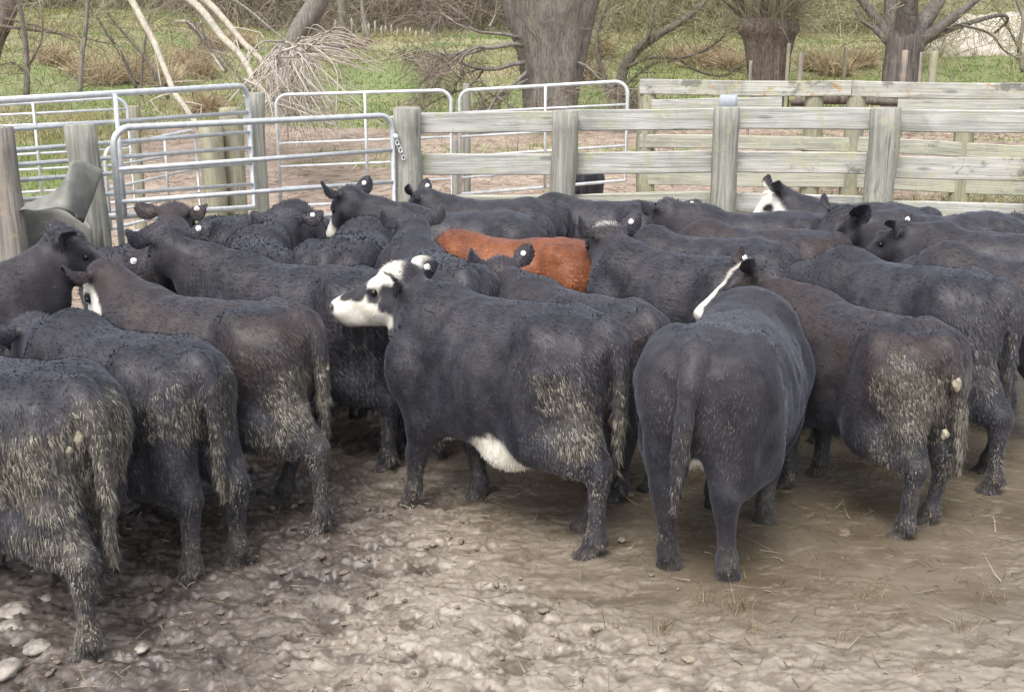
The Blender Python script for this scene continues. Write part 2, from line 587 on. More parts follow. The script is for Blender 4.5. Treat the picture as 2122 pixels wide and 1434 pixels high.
def ground_material():
    m, nt, b = new_mat("mud_and_paddock")
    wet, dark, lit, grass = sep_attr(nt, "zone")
    crev, near, _, _ = sep_attr(nt, "mudh")
    v = coords(nt)
    n_big = noise(nt, 1.7, 4, 0.6, vec=v)
    n_mid = noise(nt, 9, 4, 0.6, vec=v)
    n_fine = noise(nt, 60, 4, 0.65, vec=v)
    churn = mixc(nt, rng_(nt, n_mid, 0.3, 0.7), (0.195, 0.163, 0.130), (0.295, 0.256, 0.211))
    churn = mixc(nt, rng_(nt, n_fine, 0.35, 0.7, 0, 0.4), churn, (0.35, 0.312, 0.265))
    churn = mixc(nt, rng_(nt, crev, 0.45, 0.85, 0, 0.7), churn, (0.070, 0.053, 0.040))       # darker tone low in the pocks
    left = mixc(nt, rng_(nt, n_mid, 0.3, 0.7), (0.062, 0.049, 0.041), (0.125, 0.104, 0.089))
    left = mixc(nt, rng_(nt, n_fine, 0.4, 0.75, 0, 0.4), left, (0.18, 0.153, 0.132))
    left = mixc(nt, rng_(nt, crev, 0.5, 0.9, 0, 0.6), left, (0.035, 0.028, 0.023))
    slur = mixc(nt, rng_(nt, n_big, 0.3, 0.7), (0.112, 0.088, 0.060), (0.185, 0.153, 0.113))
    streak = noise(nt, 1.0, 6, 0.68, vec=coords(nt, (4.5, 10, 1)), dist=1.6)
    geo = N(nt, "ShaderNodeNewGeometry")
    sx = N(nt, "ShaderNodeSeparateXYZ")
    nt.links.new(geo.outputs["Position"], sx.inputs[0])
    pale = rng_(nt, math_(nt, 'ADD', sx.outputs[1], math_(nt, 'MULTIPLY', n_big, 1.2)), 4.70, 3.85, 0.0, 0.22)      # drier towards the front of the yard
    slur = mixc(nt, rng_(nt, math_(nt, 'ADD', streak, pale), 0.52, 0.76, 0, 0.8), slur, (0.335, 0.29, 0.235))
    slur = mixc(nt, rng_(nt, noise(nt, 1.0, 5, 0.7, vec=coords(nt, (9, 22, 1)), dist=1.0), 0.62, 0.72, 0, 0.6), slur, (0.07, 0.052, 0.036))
    c = mixc(nt, dark, churn, left)
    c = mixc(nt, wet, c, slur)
    litter = mixc(nt, rng_(nt, noise(nt, 2.4, 5, 0.65, vec=v), 0.35, 0.65), (0.235, 0.17, 0.135), (0.37, 0.295, 0.235))
    litter = mixc(nt, rng_(nt, noise(nt, 1.0, 5, 0.7, vec=coords(nt, (3, 14, 1))), 0.5, 0.7, 0, 0.6), litter, (0.44, 0.38, 0.31))
    c = mixc(nt, lit, c, litter)
    gr = mixc(nt, rng_(nt, noise(nt, 0.55, 5, 0.65, vec=v), 0.36, 0.56), (0.13, 0.175, 0.050), (0.29, 0.26, 0.15))
    gr = mixc(nt, rng_(nt, noise(nt, 0.2, 3, 0.6, vec=v), 0.42, 0.6, 0, 0.7), gr, (0.145, 0.20, 0.06))
    c = mixc(nt, grass, c, gr)
    nt.links.new(c, b.inputs["Base Color"])
    r_pen = math_(nt, 'SUBTRACT', rng_(nt, n_mid, 0.3, 0.7, 0.32, 0.52), math_(nt, 'MULTIPLY', wet, rng_(nt, n_big, 0.32, 0.62, 0.24, 0.10)))
    r = math_(nt, 'MAXIMUM', r_pen, math_(nt, 'MULTIPLY', lit, 0.95))
    nt.links.new(r, b.inputs["Roughness"])
    b.inputs["Specular IOR Level"].default_value = 0.6
    bump(nt, b, math_(nt, 'MULTIPLY', noise(nt, 110, 4, 0.65, vec=coords(nt, (0.7, 1, 1))), math_(nt, 'SUBTRACT', 1.0, math_(nt, 'MULTIPLY', wet, 0.75))), 0.30, 0.006)
    return m


build_ground()


# ------------------------------------------------------------------ cattle
def unit(v):
    return v / (np.linalg.norm(v, axis=-1, keepdims=True) + 1e-9)


def d_cap(P, a, b, ra, rb):
    a, b = np.asarray(a, float), np.asarray(b, float)
    ba = b - a
    h = np.clip(((P - a) @ ba) / (ba @ ba), 0, 1)
    return np.linalg.norm(P - a - h[:, None] * ba, axis=1) - (ra + (rb - ra) * h)


def d_ell(P, c, r, R=None):
    q = P - np.asarray(c, float)
    if R is not None:
        q = q @ R.T
    r = np.asarray(r, float)
    k0 = np.linalg.norm(q / r, axis=1)
    k1 = np.linalg.norm(q / (r * r), axis=1) + 1e-9
    return k0 * (k0 - 1) / k1


class Field:
    def __init__(s, lo, hi, h):
        s.h, s.o = h, np.asarray(lo, float)
        s.n = np.ceil((np.asarray(hi) - s.o) / h).astype(int) + 1
        s.F = np.full(tuple(s.n), 0.5)

    def blend(s, lo, hi, fn, k, sub=False):
        i0 = np.clip(np.floor((np.asarray(lo) - k - s.o) / s.h).astype(int), 0, s.n - 1)
        i1 = np.clip(np.ceil((np.asarray(hi) + k - s.o) / s.h).astype(int) + 1, 1, s.n)
        ax = [s.o[d] + s.h * np.arange(i0[d], i1[d]) for d in range(3)]
        G = np.stack(np.meshgrid(*ax, indexing='ij'), -1)
        d = fn(G.reshape(-1, 3)).reshape(G.shape[:3])
        sl = tuple(slice(i0[q], i1[q]) for q in range(3))
        a = s.F[sl]
        if sub:
            hh = np.maximum(k - np.abs(a + d), 0) / k
            s.F[sl] = np.maximum(a, -d) + hh * hh * k * 0.25
        else:
            hh = np.maximum(k - np.abs(a - d), 0) / k
            s.F[sl] = np.minimum(a, d) - hh * hh * k * 0.25

    def cap(s, a, b, ra, rb, k=0.04):
        a, b = np.asarray(a, float), np.asarray(b, float)
        lo = np.minimum(a - ra, b - rb)
        hi = np.maximum(a + ra, b + rb)
        s.blend(lo, hi, lambda P: d_cap(P, a, b, ra, rb), k)

    def ell(s, c, r, k=0.04, R=None, sub=False):
        m = max(r)
        c = np.asarray(c, float)
        s.blend(c - m, c + m, lambda P: d_ell(P, c, r, R), k, sub)

    def mesh(s):
        F, h, o = s.F, s.h, s.o
        sg = F < 0
        nx, ny, nz = (n - 1 for n in F.shape)
        off = [(0, 0, 0), (1, 0, 0), (0, 1, 0), (1, 1, 0), (0, 0, 1), (1, 0, 1), (0, 1, 1), (1, 1, 1)]
        cnt = sum(sg[a:a + nx, b:b + ny, c:c + nz].astype(np.int8) for a, b, c in off)
        ci = np.argwhere((cnt > 0) & (cnt < 8))
        idx = -np.ones((nx, ny, nz), np.int64)
        idx[tuple(ci.T)] = np.arange(len(ci))
        fv = np.stack([F[ci[:, 0] + a, ci[:, 1] + b, ci[:, 2] + c] for a, b, c in off], -1)
        sv = fv < 0
        pos = np.zeros((len(ci), 3))
        num = np.zeros(len(ci))
        offa = np.array(off, float)
        for a, b in ((0, 1), (2, 3), (4, 5), (6, 7), (0, 2), (1, 3), (4, 6), (5, 7), (0, 4), (1, 5), (2, 6), (3, 7)):
            cr = sv[:, a] != sv[:, b]
            den = fv[:, a] - fv[:, b]
            t = np.where(cr, fv[:, a] / np.where(den == 0, 1, den), 0)
            pos += cr[:, None] * (offa[a] + t[:, None] * (offa[b] - offa[a]))
            num += cr
        V = (ci + pos / num[:, None]) * h + o
        Q = []
        for d in range(3):
            sl0 = [slice(None)] * 3
            sl1 = [slice(None)] * 3
            sl0[d] = slice(0, -1)
            sl1[d] = slice(1, None)
            a0, a1 = sg[tuple(sl0)], sg[tuple(sl1)]
            e = np.argwhere(a0 != a1)
            u, v = [q for q in range(3) if q != d]
            e = e[(e[:, u] > 0) & (e[:, v] > 0) & (e[:, u] < F.shape[u] - 1) & (e[:, v] < F.shape[v] - 1)]
            fl = a0[tuple(e.T)]
            def cell(du, dv):
                q = e.copy()
                q[:, u] -= du
                q[:, v] -= dv
                return idx[tuple(q.T)]
            quad = np.stack([cell(1, 1), cell(0, 1), cell(0, 0), cell(1, 0)], -1)
            if d == 1:
                fl = ~fl
            quad[~fl] = quad[~fl][:, ::-1]
            Q.append(quad)
        return V, np.concatenate(Q)


def vnormals(V, Q):
    n = np.cross(V[Q[:, 2]] - V[Q[:, 0]], V[Q[:, 3]] - V[Q[:, 1]])
    out = np.zeros_like(V)
    for k in range(4):
        for d in range(3):
            out[:, d] += np.bincount(Q[:, k], n[:, d], len(V))
    return out / (np.linalg.norm(out, axis=1)[:, None] + 1e-12)


def lap(V, Q, it=1, w=0.5):
    e = np.concatenate([Q[:, [0, 1]], Q[:, [1, 2]], Q[:, [2, 3]], Q[:, [3, 0]]])
    e = np.concatenate([e, e[:, ::-1]])
    c = np.bincount(e[:, 0], minlength=len(V))[:, None]
    for _ in range(it):
        s = np.stack([np.bincount(e[:, 0], V[e[:, 1], d], len(V)) for d in range(3)], -1)
        V = V * (1 - w) + w * s / np.maximum(c, 1)
    return V


ST = np.array([  # x, top, bottom, half width
    (-0.665, 1.00, 0.84, 0.07), (-0.63, 1.05, 0.69, 0.155), (-0.55, 1.085, 0.575, 0.215), (-0.40, 1.115, 0.505, 0.265),
    (-0.20, 1.11, 0.455, 0.288), (0.00, 1.10, 0.398, 0.308), (0.18, 1.105, 0.395, 0.296), (0.36, 1.128, 0.42, 0.262),
    (0.48, 1.11, 0.475, 0.224), (0.57, 1.04, 0.55, 0.165), (0.615, 0.95, 0.65, 0.09)])
ST = resample(ST, 80)
SX = 0.93                                       # the calves are short-coupled


def d_torso(P, fat):
    x = np.clip(P[:, 0], ST[0, 0], ST[-1, 0])
    top = np.interp(x, ST[:, 0], ST[:, 1])
    bot = np.interp(x, ST[:, 0], ST[:, 2])
    hw = np.interp(x, ST[:, 0], ST[:, 3]) * fat
    zc = (top + bot) / 2 + 0.01
    a = (top - bot) / 2
    u = (P[:, 2] - zc) / a
    b = hw * (1 - 0.13 * np.clip(u, -1, 1.3) - 0.05 * np.clip(-u, 0, 1) ** 2)
    f = (np.abs(P[:, 1] / b) ** 2.25 + np.abs(u) ** 2.25) ** (1 / 2.25)
    return np.sqrt(np.maximum((f - 1), 0) ** 2 * np.minimum(a, b) ** 2 + (P[:, 0] - x) ** 2) + np.minimum(f - 1, 0) * np.minimum(a, b)


def ear_mesh(base, out, fwd, L, W, th=0.007):
    """cupped leaf from base along out; opening faces fwd"""
    side = np.cross(out, fwd)
    side /= np.linalg.norm(side)
    fwd = np.cross(side, out)
    nu, nv = 12, 7
    u = np.linspace(0, 1, nu)[:, None]
    v = np.linspace(-1, 1, nv)[None]
    prof = W * 0.5 * (0.40 + 0.60 * np.sin(np.clip(u * 1.9, 0, 1) * np.pi / 2)) * np.sqrt(np.clip(1 - (np.clip(u - 0.52, 0, 1) / 0.49) ** 2.2, 0, 1))
    cup = 0.55 * prof * (v ** 2) * (1.25 - 0.5 * u) + 0.02 * np.sin(u * 3.0)
    P = (base + u[..., None] * L * out + (v * prof)[..., None] * side + (cup)[..., None] * fwd)
    Pb = P - fwd * th
    V = np.concatenate([P.reshape(-1, 3), Pb.reshape(-1, 3)])
    i = np.arange(nu - 1)[:, None] * nv
    j = np.arange(nv - 1)[None]
    q = np.stack([i + j, i + nv + j, i + nv + j + 1, i + j + 1], -1).reshape(-1, 4)
    m = nu * nv
    Q = [q, q[:, ::-1] + m]
    bd = [a * nv for a in range(nu)] + [(nu - 1) * nv + a for a in range(1, nv)] + [a * nv + nv - 1 for a in range(nu - 2, -1, -1)]
    bd = np.array(bd)
    Q.append(np.stack([bd[:-1], bd[:-1] + m, bd[1:] + m, bd[1:]], -1))
    return V, np.concatenate(Q)


def disc(c, n, r, th, seg=18):
    n = n / np.linalg.norm(n)
    path = np.array([c - n * th, c - n * th * 0.6, c + n * th * 0.6, c + n * th])
    return tube(path, np.array([r * 0.9, r, r, r * 0.9]), seg)


def smooth_mask(d, a, b):
    return 1 - sstep(a, b, d)


def make_calf(sp):
    rng = np.random.default_rng(sp['seed'])
    level = sp.get('level', 1)                   # 2 near, 1 middle, 0 far
    h = {2: 0.0135, 1: 0.0165, 0: 0.021}[level]
    fat = sp.get('fat', 1.0)
    # ---- head pose in body space
    hd = radians(sp['h'])
    s = sp['s']
    pos = np.array([sp['x'], sp['y'], 0.0])
    Rz = np.array([[cos(hd), -sin(hd), 0], [sin(hd), cos(hd), 0], [0, 0, 1.0]])
    if 'poll' in sp:
        r = ray(*sp['poll'])
        r = r / np.linalg.norm(r)
        c0 = np.array([0, 0, CAMZ])
        nom = pos + Rz @ (np.array(sp.get('nom', (0.82, 0, 1.27))) * np.array([s * SX, s, s]))
        q = c0 + r * ((nom - c0) @ r)
        poll = Rz.T @ (q - pos) / np.array([s * SX, s, s])
    else:
        poll = np.array(sp.get('pl', (0.86, 0.0, 0.98)))
    yaw = radians(sp['hy'] - sp['h']) if 'hy' in sp else radians(sp.get('ly', 0))
    pit = radians(sp.get('hp', 45))
    f = np.array([cos(pit) * cos(yaw), cos(pit) * sin(yaw), -sin(pit)])
    l = np.array([-sin(yaw), cos(yaw), 0])
    u = np.cross(f, l)
    RH = np.stack([f, l, u])                     # rows; local head = RH @ (p - poll)
    hs = sp.get('hsize', 1.0)

    def H(x, y, z):
        return poll + hs * (x * f + y * l + z * u)
    tail = sp.get('tail', 0.0)                   # sideways swing
    lo = np.minimum([-0.86, -0.42, -0.03], np.minimum(poll, H(0.5, 0, -0.1)) - 0.2)
    hi = np.maximum([0.75, 0.42, 1.2], np.maximum(poll, H(0.5, 0, -0.1)) + 0.2)
    Fd = Field(lo, hi, h)
    Fd.blend((-0.70, -0.36, 0.38), (0.66, 0.36, 1.18), lambda P: d_torso(P, fat), 0.05)
    # spine, hooks, shoulder, brisket
    for sy in (-1, 1):
        Fd.cap((-0.30, sy * 0.17, 1.02), (-0.56, sy * 0.13, 0.98), 0.075, 0.085, 0.06)
        Fd.cap((0.40, sy * 0.125, 0.98), (0.46, sy * 0.185, 0.72), 0.10, 0.115, 0.08)
        Fd.cap((-0.335, sy * 0.185, 1.055), (-0.375, sy * 0.225, 1.035), 0.052, 0.044, 0.05)      # hip bone
        Fd.cap((-0.615, sy * 0.085, 0.985), (-0.645, sy * 0.095, 0.975), 0.045, 0.036, 0.04)      # pin bone
        Fd.ell((-0.20, sy * (0.40 * fat), 0.93), (0.15, 0.125, 0.10), 0.07, sub=True)             # hollow of the flank
        Fd.ell((0.235, sy * (0.39 * fat), 0.74), (0.05, 0.105, 0.22), 0.06, sub=True)             # crease behind the shoulder
    Fd.cap((0.50, 0, 0.60), (0.34, 0, 0.46), 0.11, 0.09, 0.09)
    legs = sp.get('legs', {})
    for nm, sy in (('HL', 1), ('HR', -1)):
        dx, dy = legs.get(nm, (0, 0))
        hip = np.array([-0.42, sy * 0.135, 0.88])
        stifle = np.array([-0.28 + dx * 0.25, sy * (0.185), 0.56])
        hock = np.array([-0.615 + dx * 0.72, sy * 0.135 + dy * 0.6, 0.40])
        fet = np.array([-0.575 + dx * 0.98, sy * 0.135 + dy, 0.115])
        foot = np.array([-0.535 + dx, sy * 0.135 + dy, 0.02])
        Fd.cap(hip, stifle, 0.185, 0.120, 0.08)
        Fd.cap((-0.54, sy * 0.12, 0.86), (-0.53 + dx * 0.3, sy * 0.135 + dy * 0.2, 0.58), 0.122, 0.098, 0.07)
        Fd.cap(stifle + np.array([-0.07, 0, -0.02]), hock + np.array([0.015, 0, 0.03]), 0.132, 0.064, 0.08)
        Fd.cap((-0.54 + dx * 0.35, sy * 0.135 + dy * 0.2, 0.58), hock + np.array([-0.010, 0, 0.04]), 0.098, 0.046, 0.06)
        Fd.cap(hock + np.array([0.0, 0, 0.02]), hock + np.array([0.004, 0, -0.05]), 0.060, 0.048, 0.03)
        Fd.cap(hock + np.array([0.004, 0, -0.04]), fet, 0.046, 0.037, 0.03)
        Fd.cap(hock + np.array([-0.012, 0, -0.02]), hock + np.array([-0.040, 0, 0.055]), 0.034, 0.024, 0.025)
        Fd.cap(fet, fet + np.array([0.012, 0, -0.01]), 0.048, 0.046, 0.03)
        for q in (-1, 1):
            Fd.cap(fet + np.array([-0.042, q * 0.020, -0.022]), fet + np.array([-0.050, q * 0.022, -0.036]), 0.016, 0.013, 0.012)
        Fd.cap(fet + np.array([0.01, 0, -0.02]), foot, 0.040, 0.054, 0.03)
        for q in (-1, 1):
            Fd.cap(foot + np.array([0.0, q * 0.027, 0.0]), foot + np.array([0.050, q * 0.031, -0.012]), 0.036, 0.026, 0.010)
    for nm, sy in (('FL', 1), ('FR', -1)):
        dx, dy = legs.get(nm, (0, 0))
        elbow = np.array([0.33 + dx * 0.2, sy * 0.165, 0.53])
        knee = np.array([0.385 + dx * 0.62, sy * 0.145 + dy * 0.5, 0.315])
        fet = np.array([0.385 + dx * 0.97, sy * 0.14 + dy, 0.11])
        foot = np.array([0.415 + dx, sy * 0.14 + dy, 0.02])
        Fd.cap((0.44, sy * 0.165, 0.80), elbow, 0.130, 0.104, 0.07)
        Fd.cap(elbow, knee, 0.104, 0.058, 0.06)
        Fd.cap(knee, knee + np.array([0.004, 0, -0.03]), 0.055, 0.050, 0.02)
        Fd.cap(knee, fet, 0.050, 0.041, 0.03)
        Fd.cap(fet, fet + np.array([0.01, 0, -0.01]), 0.045, 0.043, 0.03)
        Fd.cap(fet + np.array([0.01, 0, -0.02]), foot, 0.040, 0.050, 0.03)
        for q in (-1, 1):
            Fd.cap(foot + np.array([0.0, q * 0.022, 0.0]), foot + np.array([0.042, q * 0.024, -0.012]), 0.036, 0.026, 0.012)
    if 'belly' in sp.get('white', ''):
        Fd.ell((-0.13, 0.085, 0.425), (0.17, 0.14, 0.105), 0.08)          # slack white skin under the flank
    # neck
    nb = np.array([0.40, 0, 0.98])
    hb = H(-0.02, 0, -0.125)
    hj = H(0.02, 0, -0.175)
    mid = (nb + hb) / 2 + np.array([0.04, 0, 0.0]) + 0.05 * l * np.sin(yaw)
    Fd.cap(nb, mid, 0.165, 0.120, 0.10)
    Fd.cap(mid, hb, 0.120, 0.078, 0.06)
    mb = (np.array([0.52, 0, 0.78]) + hj) / 2
    Fd.cap((0.50, 0, 0.80), mb, 0.165, 0.118, 0.10)
    Fd.cap(mb, hj, 0.118, 0.075, 0.07)
    Fd.cap((0.58, 0, 0.70), (mb + hj) / 2 + np.array([0, 0, -0.09]), 0.07, 0.03, 0.09)   # dewlap
    # head
    Fd.ell(H(0.03, 0, -0.06), (0.105 * hs, 0.100 * hs, 0.084 * hs), 0.05, RH)
    Fd.cap(H(0.06, 0, -0.088), H(0.30, 0, -0.132), 0.092 * hs, 0.060 * hs, 0.04)
    Fd.ell(H(0.340, 0, -0.150), (0.060 * hs, 0.070 * hs, 0.060 * hs), 0.03, RH)
    Fd.ell(H(0.378, 0, -0.132), (0.026 * hs, 0.054 * hs, 0.030 * hs), 0.025, RH)
    Fd.cap(H(0.04, 0, -0.175), H(0.32, 0, -0.198), 0.088 * hs, 0.040 * hs, 0.04)
    for sy in (-1, 1):
        Fd.cap(H(0.06, sy * 0.055, -0.15), H(0.16, sy * 0.045, -0.16), 0.062 * hs, 0.05 * hs, 0.04)
        Fd.cap(H(0.115, sy * 0.072, -0.052), H(0.145, sy * 0.078, -0.062), 0.030 * hs, 0.026 * hs, 0.03)
        Fd.ell(H(0.135, sy * 0.102, -0.085), (0.022, 0.014, 0.016), 0.02, RH, sub=True)
        Fd.ell(H(0.402, sy * 0.038, -0.132), (0.016, 0.014, 0.012), 0.012, RH, sub=True)
        Fd.cap(H(-0.005, sy * 0.075, -0.06), H(-0.02, sy * 0.105, -0.065), 0.036 * hs, 0.028 * hs, 0.03)
    Fd.ell(H(0.425, 0, -0.186), (0.055, 0.06, 0.006), 0.012, RH, sub=True)
    # tail
    tp = resample([(-0.60, 0, 1.055), (-0.678, tail * 0.05, 1.00), (-0.705, tail * 0.25, 0.86), (-0.700 - abs(tail) * 0.05, tail * 0.65, 0.64), (-0.690, tail, 0.40)], 13)
    tr = np.interp(np.linspace(0, 1, 13), [0, 0.15, 0.5, 0.75, 1], [0.058, 0.046, 0.034, 0.036, 0.022]) * sp.get('tailw', 1.0)
    for k in range(12):
        Fd.cap(tp[k], tp[k + 1], max(tr[k], h * 1.6), max(tr[k + 1], h * 1.6), 0.02 if k > 1 else 0.05)
    V, Q = Fd.mesh()
    V = lap(V, Q, 2, 0.45)
    Nn = vnormals(V, Q)
    dh = np.linalg.norm((V - H(0.18, 0, -0.1)), axis=1)
    facem = smooth_mask(dh, 0.25, 0.42)
    lowleg = smooth_mask(V[:, 2], 0.28, 0.45)
    ribs = 0.0018 * np.sin(V[:, 0] * 62 + 6 * V[:, 2]) * smooth_mask(np.abs(V[:, 0] - 0.03), 0.14, 0.24) * smooth_mask(np.abs(V[:, 2] - 0.80), 0.12, 0.26)
    V = V + Nn * ((ribs + fbm(V * 5.5, sp['seed'], 3) * 0.015 + fbm(V * np.array([15, 20, 20]), sp['seed'] + 3, 1) * 0.0022) * (1 - 0.7 * np.maximum(facem, lowleg)))[:, None]
    nB = len(V)
    # ears
    earV = np.zeros(nB, bool)
    kids = []
    E = []
    for sy in (-1, 1):
        droop = sp.get('eard', 0.0) + rng.uniform(-0.12, 0.12)
        out = -0.30 * f + sy * 1.0 * l + (0.12 + droop) * u
        out /= np.linalg.norm(out)
        fw = 0.75 * f - 0.15 * u + 0.35 * sy * l
        base = H(-0.012, sy * 0.098, -0.048)
        ev, eq = ear_mesh(base, out, fw, 0.170 * hs, 0.128 * hs)
        E.append((ev, eq + nB))
        if sp.get('tagside') == ('L' if sy > 0 else 'R'):
            side = np.cross(out, fw)
            nrm = np.cross(side, out)
            nrm /= np.linalg.norm(nrm)
            kids.append((base + out * 0.090 * hs + nrm * 0.004, nrm))
        nB += len(ev)
    V = np.concatenate([V] + [e[0] for e in E])
    Q = np.concatenate([Q] + [e[1] for e in E])
    Nn = vnormals(V, Q)
    earV = np.arange(len(V)) >= len(facem)
    # ---- masks
    n1 = fbm(V * 6, sp['seed'] + 40, 3)
    n2 = fbm(V * 17, sp['seed'] + 41, 2)
    ph = (V - poll) @ RH.T / hs
    wh = np.zeros(len(V))
    wt = sp.get('white', '')
    jit = 0.018 * n2 + 0.012 * n1
    isneck = sstep(-0.02, 0.03, ph[:, 0])
    nh = (dh0 := np.linalg.norm(ph - np.array([0.2, 0, -0.1]), axis=1)) < 0.36
    if 'face' in wt:
        thr = 0.075 * sstep(-0.035, -0.075, ph[:, 2])
        m = sstep(-0.035, -0.005, ph[:, 0] - thr + jit) * (1 - sstep(-0.21, -0.235, ph[:, 2] + 0.35 * ph[:, 0]))
        m *= 1 - smooth_mask(np.linalg.norm((ph - np.array([0.06, 0.10, -0.13])) * np.array([1, 0.6, 0.8]), axis=1) + jit, 0.055, 0.07)
        m *= 1 - smooth_mask(np.linalg.norm((ph - np.array([0.06, -0.10, -0.13])) * np.array([1, 0.6, 0.8]), axis=1) + jit, 0.055, 0.07)
        m *= 1 - smooth_mask(np.linalg.norm((ph - np.array([0.15, 0.10, -0.105])) * np.array([0.8, 0.8, 1]), axis=1) + jit, 0.030, 0.042)
        m *= 1 - smooth_mask(np.linalg.norm((ph - np.array([0.245, 0.035, -0.080])) * np.array([0.6, 0.9, 1]), axis=1) + jit, 0.048, 0.060)
        for q_ in (-1, 1):
            m *= 1 - smooth_mask(np.linalg.norm(ph - np.array([0.388, q_ * 0.050, -0.130]), axis=1), 0.018, 0.030)
        m *= 1 - smooth_mask(np.linalg.norm((ph - np.array([0.405, 0, -0.186])) * np.array([0.6, 0.5, 1.6]), axis=1), 0.012, 0.022)
        wh = np.maximum(wh, m * nh)
    if 'mask' in wt:                              # plain white face
        m = sstep(0.02, 0.05, ph[:, 0] + jit) * (1 - smooth_mask(np.linalg.norm(ph - np.array([0.13, 0.1, -0.09]), axis=1) + jit, 0.035, 0.05)) \
            * (1 - smooth_mask(np.linalg.norm(ph - np.array([0.13, -0.1, -0.09]), axis=1) + jit, 0.035, 0.05))
        wh = np.maximum(wh, m * nh)
    if 'blaze' in wt:
        m = smooth_mask(np.abs(ph[:, 1]) - 0.03 - 0.02 * sstep(0.2, 0.4, ph[:, 0]) + jit, 0.0, 0.012) * sstep(-0.20, -0.10, ph[:, 2] + 0.05) * sstep(-0.05, -0.02, ph[:, 0])
        wh = np.maximum(wh, m * nh)
    if 'muzzle' in wt:
        wh = np.maximum(wh, sstep(0.22, 0.25, ph[:, 0] + jit * 1.3) * nh)
    if 'poll' in wt:
        wh = np.maximum(wh, smooth_mask(np.linalg.norm(ph - np.array([0.01, 0, 0.0]), axis=1) + jit, 0.045, 0.06) * nh)
    if 'tuft' in wt:
        wh = np.maximum(wh, 0.5 * smooth_mask(np.linalg.norm(ph - np.array([0.0, 0, 0.0]), axis=1) + jit, 0.05, 0.085))
    if 'belly' in wt:
        wh = np.maximum(wh, smooth_mask(np.linalg.norm((V - np.array([-0.13, 0.17, 0.375])) * np.array([0.66, 0.6, 0.85]), axis=1) + 0.03 * n1 + jit, 0.115, 0.145))
        wh = np.maximum(wh, smooth_mask(np.linalg.norm((V - np.array([0.28, 0.0, 0.39])) * np.array([0.8, 0.6, 1]), axis=1) + jit, 0.06, 0.09))
    if 'throat' in wt:
        fd = unit(np.array([1.0, 0.15, -0.30]))
        wh = np.maximum(wh, sstep(0.74, 0.86, Nn @ fd + 2 * jit) * sstep(0.50, 0.56, V[:, 0]) * sstep(0.80, 0.90, V[:, 2]) * (ph[:, 2] < -0.13))
    if 'udder' in wt:
        wh = np.maximum(wh, smooth_mask(np.linalg.norm(V - np.array([-0.50, 0.0, 0.56]), axis=1) + jit, 0.05, 0.075) * 0.85)
    mudk = sp.get('mud', 0.5)
    mz, mx, mr = sp.get('mz', rng.uniform(0.72, 0.84)), rng.uniform(-0.05, 0.04), rng.uniform(0.85, 1.15)
    nA = fbm(V * 11, sp['seed'] + 43, 3)
    rear = sstep(-0.34, -0.58, V[:, 0] + mx + 0.20 * n1 + 0.10 * nA)
    rump = rear * smooth_mask(np.abs(V[:, 2] - mz + 0.16 * n1 + 0.06 * nA), 0.09 * mr, 0.26 * mr) * (1 - sp.get('mudoff', 0.0))
    hindleg = sstep(-0.28, -0.48, V[:, 0]) * smooth_mask(V[:, 2], 0.50, 0.80) * sstep(-0.05, -0.5, V[:, 0] + 0.3 * n1)
    dt = np.min(np.stack([d_cap(V, tp[k], tp[k + 1], 0, 0) for k in range(3, 12)]), axis=0)
    tailm = smooth_mask(dt, 0.05, 0.07) * sstep(0.98, 0.80, V[:, 2])
    leg = smooth_mask(V[:, 2], 0.16, 0.42)
    mud = np.maximum.reduce([rump * mudk, hindleg * mudk * 0.65, tailm * (0.30 + 0.55 * mudk), leg * sp.get('legmud', 0.55) * 0.95, 0.70 * smooth_mask(V[:, 2] + 0.05 * n1, 0.05, 0.15)])
    for (cx, cy, cz, rr, a) in sp.get('spots', ()):
        mud = np.maximum(mud, a * smooth_mask(np.linalg.norm(V - np.array([cx, cy, cz]), axis=1) + 0.04 * n1, rr * 0.5, rr))
    mud = np.clip(mud * (1 + 0.45 * nA) + 0.10 * n1 * (mud > 0.05), 0, 1) * (1 - 0.8 * wh)
    br = sp.get('brown', 0.1) * sstep(0.55, 1.05, V[:, 2] + 0.12 * n1) * np.ones(len(V))
    br = np.maximum(br, 0.8 * sp.get('hbrown', 0.0) * (ph[:, 0] > -0.25) * nh)
    C = np.stack([mud, wh, np.clip(br, 0, 1), np.zeros(len(V))], -1)
    # ---- coat strands
    ns = {2: 62000, 1: 26000, 0: 12000}[level]
    wdt = {2: 0.0032, 1: 0.0046, 0: 0.0068}[level]
    ar = np.linalg.norm(np.cross(V[Q[:, 2]] - V[Q[:, 0]], V[Q[:, 3]] - V[Q[:, 1]]), axis=1)
    isface = (facem[np.minimum(Q[:, 0], len(facem) - 1)] > 0.5) | earV[Q[:, 0]]
    ar = ar * np.where(isface, 2.2, 1.0)
    fi = rng.choice(len(Q), ns, p=ar / ar.sum())
    w4 = rng.dirichlet((1, 1, 1, 1), ns)
    q = Q[fi]
    sP = (V[q] * w4[..., None]).sum(1)
    sN = (Nn[q] * w4[..., None]).sum(1)
    sN /= np.linalg.norm(sN, axis=1)[:, None] + 1e-9
    sC = (C[q] * w4[..., None]).sum(1)
    fm = facem[np.minimum(q[:, 0], len(facem) - 1)] * (~earV[q[:, 0]])
    em = earV[q[:, 0]]
    lm = smooth_mask(sP[:, 2], 0.40, 0.62)
    dts = np.min(np.stack([d_cap(sP, tp[k], tp[k + 1], 0, 0) for k in range(2, 12)]), axis=0)
    tm = (dts < 0.06)
    dirv = np.tile(np.array([-1.0, 0, -0.30]), (ns, 1))
    dirv += 0.34 * np.stack([fbm(sP * 4.5, sp['seed'] + 60, 2), fbm(sP * 4.5, sp['seed'] + 61, 2), fbm(sP * 4.5, sp['seed'] + 62, 2)], -1)
